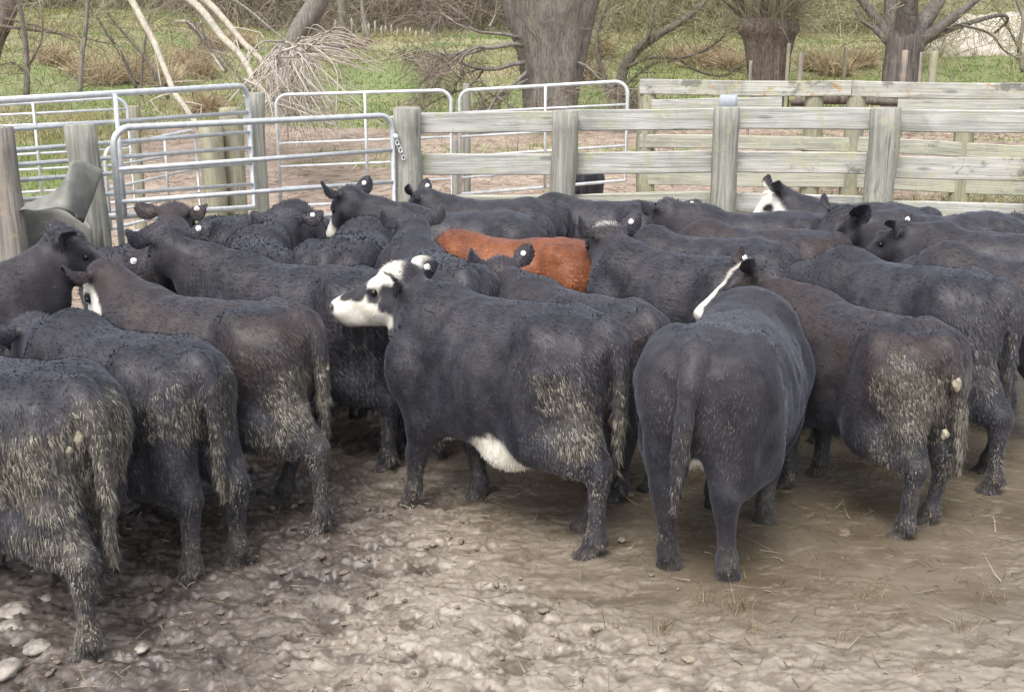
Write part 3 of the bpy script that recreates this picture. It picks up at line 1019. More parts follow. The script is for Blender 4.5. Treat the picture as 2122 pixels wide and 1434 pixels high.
    rr_ = sstep(-0.15, -0.66, sP[:, 0])
    dirv = dirv * (1 - rr_[:, None]) + rr_[:, None] * np.array([-0.45, 0, -1.0])
    dirv = dirv * (1 - lm[:, None]) + lm[:, None] * np.array([0, 0, -1.0])
    dirv = np.where(fm[:, None] > 0.5, 0.9 * f + 0.2 * rng.normal(size=(ns, 3)), dirv)
    dirv = np.where(em[:, None], -0.5 * f + 0.5 * sN, dirv)
    dirv = np.where(tm[:, None], np.array([0, 0, -1.0]), dirv)
    tang = dirv - sN * (dirv * sN).sum(1)[:, None]
    tang += rng.normal(size=(ns, 3)) * 0.16
    tang /= np.linalg.norm(tang, axis=1)[:, None] + 1e-9
    L = 0.031 * np.ones(ns)
    L = np.where(lm > 0.5, 0.020, L)
    L = np.where(fm > 0.5, 0.012, L)
    L = np.where(em, 0.012, L)
    crest = smooth_mask(np.linalg.norm(ph_s := (sP - poll) @ RH.T, axis=1), 0.10, 0.15)
    L = L + 0.022 * crest
    L = np.where(tm, np.where(sP[:, 2] < 0.70, 0.048, 0.030), L)
    L = L * rng.uniform(0.6, 1.35, ns) * (1 + 0.15 * np.clip(sC[:, 0], 0, 1)) * sp.get('hair', 1.0)
    lift = np.where(fm > 0.5, 0.14, 0.15) + 0.25 * crest + 0.08 * lm + rng.uniform(-0.08, 0.26, ns)
    lift = np.where(tm, 0.05 + rng.uniform(-.05, .16, ns), lift)
    lift = lift * sp.get('liftk', 1.0)
    d = tang + sN * lift[:, None]
    d /= np.linalg.norm(d, axis=1)[:, None]
    sd = np.cross(d, sN)
    sd /= np.linalg.norm(sd, axis=1)[:, None] + 1e-9
    clump = 1 + 0.15 * np.clip(sC[:, 0], 0, 1)
    W = wdt * rng.uniform(0.7, 1.3, ns) * clump * np.where(fm > 0.5, 0.8, 1)
    p0 = sP - sN * 0.003
    tip = p0 + d * L[:, None] + np.array([0, 0, -0.12]) * (L ** 1.0)[:, None]
    # neighbouring hairs lean together into tufts
    cs = 0.030
    cell = np.floor(sP / cs).astype(np.int64)
    rc = np.stack([_hash(cell[:, 0], cell[:, 1], cell[:, 2], k_) for k_ in (1, 2, 3)], -1)
    ctr = (cell + 0.2 + 0.6 * rc) * cs
    tuft = sp.get('tuft', 0.32) * np.where((fm > 0.5) | em, 0.1, 1.0)
    to = ctr + d * L[:, None] - tip
    to -= sN * (to * sN).sum(1)[:, None]
    tip = tip + to * tuft[:, None]
    tv = 0.5 + 0.5 * _hash(cell[:, 0], cell[:, 1], cell[:, 2], 9)
    SV = np.stack([p0 - sd * W[:, None], p0 + sd * W[:, None], tip], 1).reshape(-1, 3)
    gn = np.cross(2 * sd * W[:, None], tip - p0)
    gn /= np.linalg.norm(gn, axis=1)[:, None] + 1e-12
    nn = gn + 0.35 * sN + rng.normal(size=(ns, 3)) * 0.12
    nn /= np.linalg.norm(nn, axis=1)[:, None]
    SC = sC.copy()
    # dried dung sits on clumps of hair: neighbouring strands share a clump value
    cl = 0.5 + 0.5 * fbm(sP * np.array([52, 52, 34]), sp['seed'] + 77, 2)
    big = 0.5 + 0.5 * fbm(sP * 13, sp['seed'] + 79, 2)
    SC[:, 3] = np.clip(0.52 * cl + 0.30 * big + 0.07 * tv + 0.19 * rng.uniform(0, 1, ns), 0.02, 1)
    T = len(V) + np.arange(ns * 3).reshape(-1, 3)
    Vall = np.concatenate([V, SV])
    Call = np.concatenate([C, np.repeat(SC, 3, 0)])
    Nall = np.concatenate([Nn, np.repeat(nn, 3, 0)])
    me = mesh_from("calf", Vall, Q, T, sp.get('mat', M_BLACK), {"coat": Call}, True, Nall)
    o = link("calf", me)
    o.location = (pos[0], pos[1], sp.get('z', -0.018))
    o.rotation_euler = (0, 0, hd)
    o.scale = (s * SX, s, s)
    tag(o, sp['label'], "calf", "cattle crowded in the muddy yard" if not sp.get('lone') else None)
    # ear tag buttons and eyes
    for c, nrm in kids:
        mb = MB()
        mb.add(*disc(c + nrm * 0.003, nrm, 0.0165, 0.003))
        mb.add(*disc(c - nrm * 0.011, nrm, 0.0165, 0.003))
        mb.add(*tube(np.array([c - nrm * 0.013, c + nrm * 0.005]), 0.006, 8))
        t = mb.build("ear_tag", M_TAG, o)
        pb = MB()
        pb.add(*tube(np.array([c - nrm * 0.0165, c + nrm * 0.0085]), 0.0042, 10))
        pb.build("tag_pin", M_TAGPIN, t)
    for k_, (cx, cy, cz, cr) in enumerate(sp.get('clots', ())):
        cv, cq = rock((cx, cy, cz), (cr, cr * 0.85, cr * 1.25), sp['seed'] + k_, 1.0)
        link("dung_clot", mesh_from("dung_clot", cv, cq, None, M_CLOT), o)
    if sp.get('eyes', True) and level > 0 or sp.get('eyes') is True:
        for sy in (-1, 1):
            c = H(0.135, sy * 0.091, -0.085)
            mb = MB()
            nU, nV = 9, 12
            th = np.linspace(0.02, np.pi - 0.02, nU)[:, None]
            pp = np.arange(nV)[None] * 2 * np.pi / nV
            sph = np.stack([np.sin(th) * np.cos(pp), np.sin(th) * np.sin(pp), np.cos(th) + 0 * pp], -1).reshape(-1, 3) * 0.017 * hs + c
            i = np.arange(nU - 1)[:, None] * nV
            j = np.arange(nV)[None]
            mb.add(sph, np.stack([i + j, i + nV + j, i + nV + (j + 1) % nV, i + (j + 1) % nV], -1).reshape(-1, 4))
            mb.build("eye", M_EYE, o)
    return o


CATTLE = [
    # front row
    dict(n='A', x=-1.97, y=4.13, h=147, s=0.92, level=2, mud=0.92, legmud=0.8, tail=-0.03, pl=(0.9, 0.05, 1.05), brown=0.05,
         legs=dict(HL=(-0.15, 0), HR=(0.22, 0)), mz=0.8, clots=((-0.675, 0.065, 0.90, 0.024), (-0.70, -0.045, 0.88, 0.020), (-0.655, 0.10, 0.86, 0.022)), label="front left corner calf, rump and tail caked in yellow dung, cut off by photo edge"),
    dict(n='B', x=-1.69, y=4.71, h=145, s=0.885, level=2, mud=0.55, legmud=0.65, tail=-0.04, poll=(62, 650), hy=150, hp=30, tagside='R', brown=0.05,
         legs=dict(HL=(-0.08, 0), HR=(-0.09, 0)), mz=0.84, label="second black calf from left in front, with a muddy rope-like tail hanging straight"),
    dict(n='C', x=-1.45, y=5.17, h=161, s=0.925, level=2, mud=0.78, mudoff=0.0, legmud=0.65, tail=-0.05, poll=(205, 545), hy=150, hp=58, tagside='R', white='mask poll', brown=0.75,
         legs=dict(HL=(-0.20, 0), HR=(0.20, 0)), clots=((-0.735, -0.02, 0.82, 0.018),), label="brown-tinged black calf with a white muzzle and a large dry mud patch on its rump"),
    dict(n='E', x=-0.05, y=5.01, h=145, s=0.95, level=2, mud=0.66, legmud=0.55, tail=-0.02, poll=(838, 545), nom=(0.78, 0.1, 1.2), hy=166, hp=10, tagside='R', white='face belly throat', brown=0.12,
         legs=dict(HL=(-0.10, 0), HR=(0.10, 0), FL=(0.10, 0), FR=(-0.15, 0.02)), spots=((-0.30, 0.30, 0.90, 0.10, 0.5),), eyes=True, hsize=1.12,
         mz=0.7, label="central black calf looking left with a white face, dark eye patch and white belly"),
    dict(n='F', x=0.95, y=4.76, h=65, s=0.95, level=2, mud=0.28, legmud=0.6, tail=0.05, pl=(0.90, 0.0, 0.92), hp=50, brown=0.2, white='udder', fat=1.06,
         legs=dict(HL=(0.10, 0), HR=(0.10, 0), FR=(-0.10, 0)), spots=((-0.40, 0.24, 0.88, 0.14, 0.45), (-0.52, -0.12, 0.93, 0.10, 0.35)),
         hair=0.85, tuft=0.15, liftk=0.35, label="stout clean black calf seen from behind, nearest on the right, tail left of centre"),
    dict(n='G', x=1.64, y=5.22, h=118, s=0.875, level=2, mud=0.82, legmud=0.5, tail=-0.12, poll=(1545, 545), hy=180, hp=27, tagside='R', white='blaze', brown=0.8, nom=(0.78, 0.0, 1.22),
         legs=dict(HL=(-0.03, 0), HR=(0.06, 0), FL=(-0.05, 0)), mz=0.76, eard=0.8, clots=((-0.725, 0.0, 0.86, 0.026), (-0.70, 0.02, 0.60, 0.021)), label="brown-backed calf with a white blaze and matted muddy tail flicked out at right"),
    dict(n='H', x=2.06, y=5.88, h=130, s=0.96, level=2, mud=0.5, legmud=0.6, tail=0.0, pl=(0.95, 0.1, 0.92), hp=50, brown=0.05,
         legs=dict(HL=(-0.18, 0)), label="large blue-black calf at the right edge, mud spots beside its dark tail"),
    dict(n='D', x=-1.13, y=5.95, h=158, s=0.94, level=2, mud=0.35, legmud=0.5, tail=0.0, poll=(345, 470), hy=125, hp=35, tagside='R', brown=0.1, hair=1.2,
         legs=dict(HL=(-0.08, 0)), tuft=0.65, label="shaggy-naped black calf with raised head and tagged ear, behind the mud-rumped brown-tinged one"),
    dict(n='I', x=0.32, y=5.62, h=130, s=0.87, level=1, mud=0.3, tail=0.0, poll=(1035, 530), hy=120, hp=25, tagside='R', brown=0.35,
         eard=0.8, label="black calf in front of the red one, both ears pricked up, seen from behind"),
    # middle
    dict(n='J', x=0.0, y=6.95, h=170, s=0.93, level=2, mud=0.15, tail=0.0, pl=(0.85, 0.0, 0.80), hp=60, mat=M_RED, hair=0.95, tuft=0.3, label="the only red-orange calf, standing among the black ones"),
    dict(n='K', x=-0.45, y=6.32, h=112, s=0.95, level=1, mud=0.2, poll=(850, 445), hy=128, hp=40, brown=0.1, nom=(0.72, 0.0, 1.28), eard=0.7,
         label="black calf with long upstretched neck between the white-faced calf and the red calf"),
    dict(n='L', x=0.95, y=6.27, h=142, s=0.95, level=1, mud=0.2, poll=(1258, 462), hy=120, hp=25, tagside='R', hbrown=0.5, brown=0.15, hair=1.3,
         eard=0.6, white='tuft', label="black calf with a spiky pale tuft on its poll, right of the red calf"),
    dict(n='U', x=-1.00, y=7.05, h=82, s=0.95, level=1, mud=0.15, pl=(0.82, 0.0, 0.80), hp=60, brown=0.1, hair=1.3, tuft=0.75, label="rounded shaggy black back with no head showing, left of the long-necked calf"),
    dict(n='V', x=-1.58, y=6.95, h=102, s=0.92, level=1, mud=0.2, poll=(595, 435), hy=100, hp=30, tagside='R', brown=0.15, hair=1.2,
         label="black calf seen from behind, ears out sideways, white tag, near the middle steel gate"),
    dict(n='W', x=-1.78, y=7.98, h=60, s=0.95, level=1, mud=0.1, pl=(0.85, 0.0, 0.95), hp=45, brown=0.1, hair=1.2, label="dark calf with head down between the brown-headed calf and the ears-out calf"),
    dict(n='X', x=-2.20, y=6.80, h=92, s=0.95, level=1, mud=0.2, poll=(362, 418), hy=80, hp=30, tagside='R', hbrown=1.0, brown=0.7, nom=(0.72, 0, 1.22),
         label="brown-headed calf seen from behind against the left steel gate"),
    dict(n='Z', x=-2.80, y=5.28, h=32, s=0.97, level=1, mud=0.1, poll=(135, 468), hy=28, hp=28, brown=0.35, spots=((0.2, -0.25, 0.8, 0.16, 0.5),), nom=(0.74, 0.0, 1.24), eyes=True,
         label="black calf at the left edge facing right, in front of the bent grey sheet"),
    # far
    dict(n='N1', x=1.18, y=6.97, h=152, s=0.94, level=1, mud=0.15, poll=(1330, 478), hy=150, hp=35, brown=0.1, label="blue-black calf with a smooth back behind the tufted calf"),
    dict(n='N2', x=1.62, y=7.45, h=160, s=0.92, level=1, mud=0.1, pl=(0.9, 0.05, 0.9), hp=50, brown=0.95, label="rusty-backed dark calf with drooping tail just left of the big side-on head"),
    dict(n='M', x=1.72, y=8.02, h=174, s=0.95, level=0, mud=0.1, poll=(1384, 410), hy=105, hp=30, tagside='R', eard=-0.1, brown=0.1, nom=(0.75, 0, 1.15),
         label="black calf at the back, ears held level, in front of the middle rail posts"),
    dict(n='O', x=2.50, y=8.35, h=166, s=0.97, level=0, mud=0.1, poll=(1602, 383), hy=178, hp=40, white='mask', brown=0.1, eyes=False, eard=0.5, label="white-faced black calf at the back by the rails, right of the middle post"),
    dict(n='P', x=2.95, y=7.70, h=190, s=0.97, level=1, mud=0.1, poll=(1745, 428), hy=196, hp=32, brown=0.1, nom=(0.82, 0, 1.24), hsize=1.12, eyes=True,
         eard=0.4, label="black calf whose big dark head is seen side-on facing left, below the right post"),
    dict(n='Q', x=3.02, y=6.98, h=160, s=0.96, level=1, mud=0.1, poll=(1858, 455), hy=150, hp=30, tagside='R', brown=0.2,
         eard=0.3, label="black calf with a white ear tag, directly right of the big side-on head"),
    dict(n='R', x=2.78, y=6.22, h=138, s=0.94, level=1, mud=0.2, pl=(0.9, 0, 0.9), hp=50, brown=0.5, label="brownish back cut off by the right photo edge, behind the blue-black calf"),
    dict(n='S1', x=-0.20, y=8.58, h=178, s=0.97, level=0, mud=0.05, poll=(868, 392), hy=165, hp=42, tagside='R', white='muzzle', brown=0.1, eard=0.7, label="black calf with raised tagged ear and white muzzle at the back by the corner post"),
    dict(n='S2', x=0.66, y=8.80, h=164, s=0.94, level=0, mud=0.1, pl=(0.88, 0, 0.85), hp=55, brown=0.05, label="black calf with rounded rump against the rails, back row, right of the corner post"),
    dict(n='T', x=-0.36, y=7.85, h=174, s=0.97, level=1, mud=0.1, poll=(716, 385), hy=140, hp=42, tagside='R', white='blaze muzzle', brown=0.05, eard=0.5, label="black calf with thin white face edge, beside the right end of the front gate"),
    dict(n='far', x=0.72, y=12.6, h=93, s=0.82, level=0, mud=0.05, pl=(0.88, 0, 0.85), hp=55, brown=0.0, lone=True, z=0.1, label="lone black calf beyond the rails, glimpsed through the far gate"),
]
for i_, sp_c in enumerate(CATTLE):
    sp_c['seed'] = 100 + 13 * i_
    make_calf(sp_c)

# ------------------------------------------------------------------ timber fences, gates, posts
def post(name, px, top_py, wpx, Y, mat, parent=None, base=None, seed=0, lean=0.0, square=False):
    """a timber post from the ground up to the height seen at top_py"""
    p = at_y(px, top_py, Y)
    r = np.linalg.norm(p - np.array([0, 0, CAMZ]))
    rad = wpx / FPX * r / 2
    zb = float(ground_h(np.array([p[0]]), np.array([Y]))[0]) - 0.25 if base is None else base
    zt = p[2]
    n = 14
    zz = np.linspace(zb, zt, n)
    path = np.stack([p[0] + lean * (zz - zt), np.full(n, Y), zz], -1)
    path[:, :2] += 0.25 * rad * np.stack([fbm(path * 2.0, seed, 2), fbm(path * 2.0, seed + 9, 2)], -1)
    rr = np.full(n, rad) * np.linspace(1.06, 1.0, n)
    path = np.concatenate([path, path[-1:] + [[0, 0, 0.012]]])
    rr = np.concatenate([rr, [rad * 0.86]])
    mb = MB()
    V, Q, T = tube(path, rr, 16 if not square else 4, ridge=0.10, seed=seed)
    mb.add(V, Q, T)
    org = np.array([p[0], Y, zb])
    if parent is not None:
        org = np.array(parent.location)
    o = mb.build(name, mat, parent, origin=(0, 0, 0) if parent is None else (0, 0, 0))
    me = o.data
    if parent is None:
        me.transform(__import__("mathutils").Matrix.Translation((-org[0], -org[1], -org[2])))
        o.location = org
    else:
        me.transform(__import__("mathutils").Matrix.Translation((-org[0], -org[1], -org[2])))
    return o


def board(name, a, b, W, H, mat, parent, seed=0):
    """board whose centre line runs from a to b (world); W thick, H tall"""
    a, b = np.asarray(a, float), np.asarray(b, float)
    L = np.linalg.norm(b - a)
    V, Q, T = box_grid(L, W, H, max(6, int(L * 7)), seed=seed)
    V[:, 2] += 0.006 * np.sin(V[:, 0] * 2.0 + seed)
    o = link(name, mesh_from(name, V, Q, T, mat, None, False), parent)
    d = (b - a) / L
    o.location = a - np.array(parent.location)
    o.rotation_euler = (0, -math.asin(d[2]), math.atan2(d[1], d[0]))
    return o


YF = [(845, 9.60), (1170, 9.55), (1508, 9.42), (1832, 9.20), (2190, 8.90), (2620, 8.55)]


def fence_y(px):
    return float(np.interp(px, [p for p, _ in YF], [y for _, y in YF]))


near = empty("timber_fence", tuple(at_y(1170, 600, 9.5) * np.array([1, 1, 0])))
tag(near, "weathered grey timber rail fence of thick posts along the back of the cattle pen", "fence")
for i, (px, Y) in enumerate(YF):
    post("post", px, [225, 232, 225, 226, 228, 230][i], [56, 54, 52, 58, 60, 64][i], Y - 0.10, M_POST, near, seed=300 + i, base=-0.2)


def rail_px(parent, px0, y0a, y0b, px1, y1a, y1b, mat, thick=0.045, seed=0, yfn=fence_y, off=0.02):
    a0, a1 = at_y(px0, y0a, yfn(px0) + off), at_y(px0, y0b, yfn(px0) + off)
    b0, b1 = at_y(px1, y1a, yfn(px1) + off), at_y(px1, y1b, yfn(px1) + off)
    return board("rail", (a0 + a1) / 2, (b0 + b1) / 2, thick, ((a0 - a1)[2] + (b0 - b1)[2]) / 2, mat, parent, seed)


rail_px(near, 846, 237, 279, 1171, 229, 273, M_RAIL, seed=1)
rail_px(near, 846, 320, 364, 1171, 318, 361, M_RAIL, seed=2)
rail_px(near, 846, 404, 440, 1171, 402, 436, M_RAIL_G, seed=3)
rail_px(near, 1173, 227, 269, 1508, 224, 270, M_RAIL, seed=4)
rail_px(near, 1173, 316, 360, 1508, 313, 360, M_RAIL, seed=5)
rail_px(near, 1173, 404, 446, 1508, 396, 440, M_RAIL_G, seed=6)
rail_px(near, 1510, 224, 269, 1832, 224, 270, M_RAIL, seed=7)
rail_px(near, 1510, 315, 359, 1832, 315, 360, M_RAIL_O, seed=8)
rail_px(near, 1510, 400, 440, 1832, 405, 446, M_RAIL, seed=9)
rail_px(near, 1834, 226, 272, 2189, 228, 276, M_RAIL, seed=10)
rail_px(near, 1834, 322, 366, 2189, 330, 380, M_RAIL_O, seed=11)
rail_px(near, 1834, 415, 462, 2189, 426, 476, M_RAIL, seed=12)

for k_, (a0, a1, b0, b1) in enumerate(((228, 276, 229, 280), (330, 378, 340, 392), (425, 475, 440, 494))):
    rail_px(near, 2191, a0, a1, 2620, b0, b1, M_RAIL, seed=13 + k_)

YB = [(1326, 12.7), (1765, 12.3), (2300, 11.6)]


def back_y(px):
    return float(np.interp(px, [p for p, _ in YB], [y for _, y in YB]))


far = empty("yard_fence", tuple(at_y(1700, 500, 12.3) * np.array([1, 1, 0])))
tag(far, "second timber fence beyond the pen, its top rail splashed with yellow and orange lichen", "fence")
for i, (px, t) in enumerate(((1343, 172), (1690, 172), (1775, 180), (2010, 178), (2230, 180))):
    post("post", px, t, 36, back_y(px) + 0.10, M_POST_GN, far, seed=340 + i, base=-0.2)
kw = dict(yfn=back_y, thick=0.04)
rail_px(far, 1326, 165, 197, 1764, 168, 200, M_RAIL_O, seed=21, **kw)
rail_px(far, 1766, 168, 201, 2300, 175, 209, M_RAIL_O, seed=22, **kw)
rail_px(far, 1350, 206, 240, 1620, 200, 236, M_RAIL, seed=23, **kw)
rail_px(far, 1860, 200, 240, 2300, 206, 246, M_RAIL_O, seed=24, **kw)
rail_px(far, 1326, 279, 307, 1764, 285, 314, M_RAIL_G, seed=25, **kw)
rail_px(far, 1766, 285, 314, 2300, 310, 342, M_RAIL_G, seed=26, **kw)
rail_px(far, 1326, 352, 384, 1764, 357, 388, M_RAIL_G, seed=27, **kw)
rail_px(far, 1766, 357, 388, 2300, 380, 416, M_RAIL_G, seed=28, **kw)
# pale capping sheet on the top rail behind the middle post
a_, b_ = at_y(1491, 209, 12.35), at_y(1528, 209, 12.35)
mb = MB()
mb.add(*box_grid(np.linalg.norm(b_ - a_), 0.012, 0.135, 6))
cap = mb.build("cover_plate", simple_mat("pale_blue_plate", (0.40, 0.44, 0.50), 0.5, var=0.08), far)
cap.location = a_ - np.array(far.location)
# log lying behind the far fence
lg = MB()
lg.add(*tube(resample([at_y(1640, 214, 13.2), at_y(1720, 206, 13.3), at_y(1800, 209, 13.3), at_y(1875, 215, 13.2)], 12), [0.03, .05, .055, .055, .06, .06, .06, .055, .05, .045, .04, .03], 10, ridge=0.2, seed=4))
c_ = at_y(1750, 212, 13.3)
lo_ = lg.build("fallen_log", M_BARK_R, origin=tuple(c_))
tag(lo_, "mottled brown log lying along the back of the second timber fence", "log")


def pipe_gate(name, label, A, B, rails, frame_r=0.021, rail_r=0.016, brace=(), cornerr=0.12, right_curve=True, left_curve=True, group=None, latch=False, low=None):
    """A, B = (px, Y) of the two stiles; rails = [(pyA, pyB)...], first one is the top tube of the frame"""
    pa = [at_y(A[0], r[0], A[1]) for r in rails]
    pb = [at_y(B[0], r[1], B[1]) for r in rails]
    # stiles follow the top ends straight down
    ax, bx = pa[0][:2], pb[0][:2]
    za, zb = [p[2] for p in pa], [p[2] for p in pb]
    org = np.array([(ax[0] + bx[0]) / 2, (ax[1] + bx[1]) / 2, 0.0])
    root = empty(name, tuple(org))
    tag(root, label, "gate", group)
    PA = lambda z: np.array([ax[0], ax[1], z])
    PB = lambda z: np.array([bx[0], bx[1], z])
    d = np.append(bx - ax, 0)
    L = np.linalg.norm(d)
    d /= L
    bot = min(za[-1], zb[-1]) if low is None else low
    za_b, zb_b = (za[-1], zb[-1]) if low is None else (low, low)
    pts = []
    c = cornerr
    def arc(corner, d0, d1):
        return [corner + d0 * c * (1 - math.sin(t)) + d1 * c * (1 - math.cos(t)) for t in np.linspace(0, math.pi / 2, 8)]
    dz = np.array([0, 0, 1.0])
    pts += [PA(za_b)]
    pts += arc(PA(za[0]), -dz, d) if left_curve else [PA(za[0])]
    pts += arc(PB(zb[0]), -d, -dz) if right_curve else [PB(zb[0])]
    pts += [PB(zb_b), PA(za_b)]
    mb = MB()
    mb.add(*tube(np.array(pts) - org, frame_r, 10))
    mb.build("frame", M_GALV, root)
    for (a, b) in zip(za[1:], zb[1:]):
        mb = MB()
        mb.add(*tube(np.array([PA(a), (PA(a) + PB(b)) / 2, PB(b)]) - org, rail_r, 8))
        mb.build("rail", M_GALV, root)
    for t in brace:
        mb = MB()
        q = PA(0) * (1 - t) + PB(0) * t
        q0, q1 = q.copy(), q.copy()
        q0[2] = za[0] * (1 - t) + zb[0] * t
        q1[2] = za_b * (1 - t) + zb_b * t
        off = np.array([d[1], -d[0], 0]) * (frame_r + 0.006)
        mb.add(*tube(np.array([q0, q1]) + off - org, rail_r * 1.05, 8))
        mb.build("brace", M_GALV, root)
    if latch:
        mb = MB()
        k = PB(zb[0] - 0.22)
        for j in range(6):
            q = k + np.array([0.03 + 0.012 * j, -0.03, -0.03 * j + 0.03])
            ring = np.array([[0.014 * math.cos(t), 0.010 * math.sin(t) * (j % 2), 0.02 * math.sin(t)] for t in np.linspace(0, 2 * math.pi, 10)])
            mb.add(*tube(q + ring - org, 0.004, 6))
        mb.add(*disc(k + np.array([0.03, -0.02, 0.05]) - org, np.array([0.2, -1, 0]), 0.022, 0.012))
        mb.build("latch_chain", M_GALV, root)
    return root


pipe_gate("steel_gate", "nearest galvanised steel gate, hung from the corner post of the timber fence", (232, 7.75), (812, 9.40),
          [(266, 239), (352, 311), (419, 377), (483, 436), (545, 490), (600, 545)], 0.023, 0.018, latch=True)
pipe_gate("steel_gate", "long galvanised gate at far left whose top tube rises above the nearest gate", (-120, 6.9), (512, 9.75),
          [(216, 178), (278, 233), (322, 274), (352, 306), (384, 338), (424, 382), (470, 430)], 0.024, 0.017, brace=(0.47,), left_curve=False)
pipe_gate("steel_gate", "thin steel gate behind the long left gate, with a rounded right end", (-140, 10.2), (262, 10.9),
          [(226, 203), (246, 226), (268, 250), (330, 308), (362, 340), (410, 384), (440, 418)], 0.017, 0.012, brace=(0.5,), left_curve=False)
pipe_gate("steel_gate", "slanting steel gate seen between the nearest gate and the mossy posts", (215, 9.6), (404, 11.3),
          [(308, 270), (346, 314), (392, 350), (440, 400), (475, 430)], 0.016, 0.012, brace=(0.6,))
pipe_gate("steel_gate", "middle steel gate behind the nearest gate, below the fallen branches", (571, 12.0), (934, 12.0),
          [(197, 188), (250, 240), (298, 284), (346, 331), (390, 371), (428, 411)], 0.019, 0.013, brace=(0.51,))
pipe_gate("steel_gate", "steel gate seen behind the timber rails, in front of the big willow trunk", (952, 12.0), (1301, 11.7),
          [(187, 170), (234, 217), (284, 263), (325, 302), (369, 341), (403, 374)], 0.019, 0.013, brace=(0.52,))

# single posts
def lone_post(name, label, *a, **k):
    o = post(name, *a, **k)
    tag(o, label, "post")
    return o


lone_post("timber_post", "thick weathered grey-brown post at the left edge of the photo", -8, 266, 56, 7.15, M_POST_GR, seed=401, base=-0.2, lean=-0.03)
lone_post("timber_post", "pale post behind the bent grey sheet, left end of the nearest gate", 168, 261, 57, 7.55, M_POST, seed=402, base=-0.2, lean=-0.02)
lone_post("timber_post", "tall slim grey post between the long left gate and the middle gate", 529, 195, 36, 9.9, M_POST, seed=403, base=-0.2)
lone_post("timber_post", "mossy yellow-green post seen through the nearest gate, left of a pair", 435, 262, 46, 10.6, M_POST_GN, seed=404)
lone_post("timber_post", "mossy post with a dark cut top seen through the nearest gate, right of a pair", 479, 226, 44, 10.8, M_POST_GN, seed=405)
lone_post("timber_post", "slim pale post at the join of the two far steel gates", 966, 176, 15, 12.3, M_POST, seed=406)
lone_post("timber_post", "wooden post standing behind the middle join of the far gates below the rail", 943, 292, 18, 12.3, M_POST, seed=407)
for i, (px, t, w, Y, lab) in enumerate(((1661, 112, 10, 24, "slim field post between the red-brown pollard and the splayed tree"),
                                       (1753, 100, 8, 26, "thin dark field post left of the splayed tree"),
                                       (1876, 106, 12, 20, "pale field post directly in front of the splayed tree trunk"),
                                       (1936, 108, 16, 20, "stout brown field post right of the splayed tree"),
                                       (1910, 110, 6, 22, "thin dark stake just right of the splayed tree trunk"),
                                       (1635, 92, 7, 24, "thin dark stake against the right side of the red-brown pollard"),
                                       (1556, 128, 6, 19, "thin pale stake in front of the left side of the red-brown pollard"),
                                       (274, 222, 22, 12.5, "grey stub post behind the left gates below the dry tussocks"))):
    lone_post("field_post", lab, px, t, w, Y, M_POST_GN if i % 2 else M_POST_GR, seed=420 + i)

# bent grey sheet between the two left posts
def bent_sheet():
    top = [(30, 428), (60, 420), (95, 405), (122, 388), (138, 360), (146, 336), (163, 333), (186, 341), (212, 355)]
    bot = [(30, 440), (52, 434), (75, 437), (100, 434), (122, 434), (140, 441), (152, 449), (162, 455), (172, 462)]
    nu, nv = 40, 12
    tp = resample([(a, b, 0) for a, b in top], nu)
    bt = resample([(a, b, 0) for a, b in bot], nu)
    P = np.zeros((nu, nv, 3))
    for i in range(nu):
        for j in range(nv):
            s = j / (nv - 1)
            q = tp[i] * (1 - s) + bt[i] * s
            Y = 7.12 - 0.16 * math.sin(math.pi * i / (nu - 1)) + 0.10 * (1 - s) ** 2 + 0.03 * math.sin(s * 3)
            P[i, j] = at_y(q[0], q[1], Y)
    P += 0.004 * fbm(P.reshape(-1, 3) * 9, 5, 2).reshape(nu, nv, 1)
    back = P + np.array([0.002, 0.012, 0.0])
    V = np.concatenate([P.reshape(-1, 3), back.reshape(-1, 3)])
    i = np.arange(nu - 1)[:, None] * nv
    j = np.arange(nv - 1)[None]
    q = np.stack([i + j, i + j + 1, i + nv + j + 1, i + nv + j], -1).reshape(-1, 4)
    m = nu * nv
    rim = [a for a in range(nv)] + [a * nv + nv - 1 for a in range(1, nu)] + [(nu - 1) * nv + a for a in range(nv - 2, -1, -1)] + [a * nv for a in range(nu - 2, -1, -1)]
    rim = np.array(rim)
    Q = np.concatenate([q, q[:, ::-1] + m, np.stack([rim[:-1], rim[:-1] + m, rim[1:] + m, rim[1:]], -1)])
    # inner face of the trough below the torn edge
    root = empty("bent_sheet", (float(P[20, 6, 0]), 7.2, 0.0))
    tag(root, "torn grey metal sheet bent like a boot, wedged between the two left posts", "metal sheet")
    V0 = np.array(root.location)
    link("outer_sheet", mesh_from("outer_sheet", V - V0, Q, None, M_SHEET), root)
    px = np.linspace(28, 190, 20)
    zz = np.linspace(0, 1, 10)
    W = np.zeros((20, 10, 3))
    for a in range(20):
        t = a / 19
        for b in range(10):
            y0 = np.interp(px[a], [28, 52, 120, 172, 190], [425, 430, 428, 455, 470])
            W[a, b] = at_y(px[a], y0 + (575 - y0) * zz[b], 7.30 + 0.14 * math.sin(math.pi * t))
    W2 = W + np.array([0, 0.012, 0])
    nv = 10
    i = np.arange(19)[:, None] * nv
    j = np.arange(nv - 1)[None]
    q = np.stack([i + j, i + j + 1, i + nv + j + 1, i + nv + j], -1).reshape(-1, 4)
    rim = [a for a in range(nv)] + [a * nv + nv - 1 for a in range(1, 20)] + [19 * nv + a for a in range(nv - 2, -1, -1)] + [a * nv for a in range(18, -1, -1)]
    rim = np.array(rim)
    m = 200
    Q = np.concatenate([q, q[:, ::-1] + m, np.stack([rim[:-1], rim[:-1] + m, rim[1:] + m, rim[1:]], -1)])
    link("inner_sheet", mesh_from("inner_sheet", np.concatenate([W.reshape(-1, 3), W2.reshape(-1, 3)]) - V0, Q, None, M_SHEET), root)


bent_sheet()

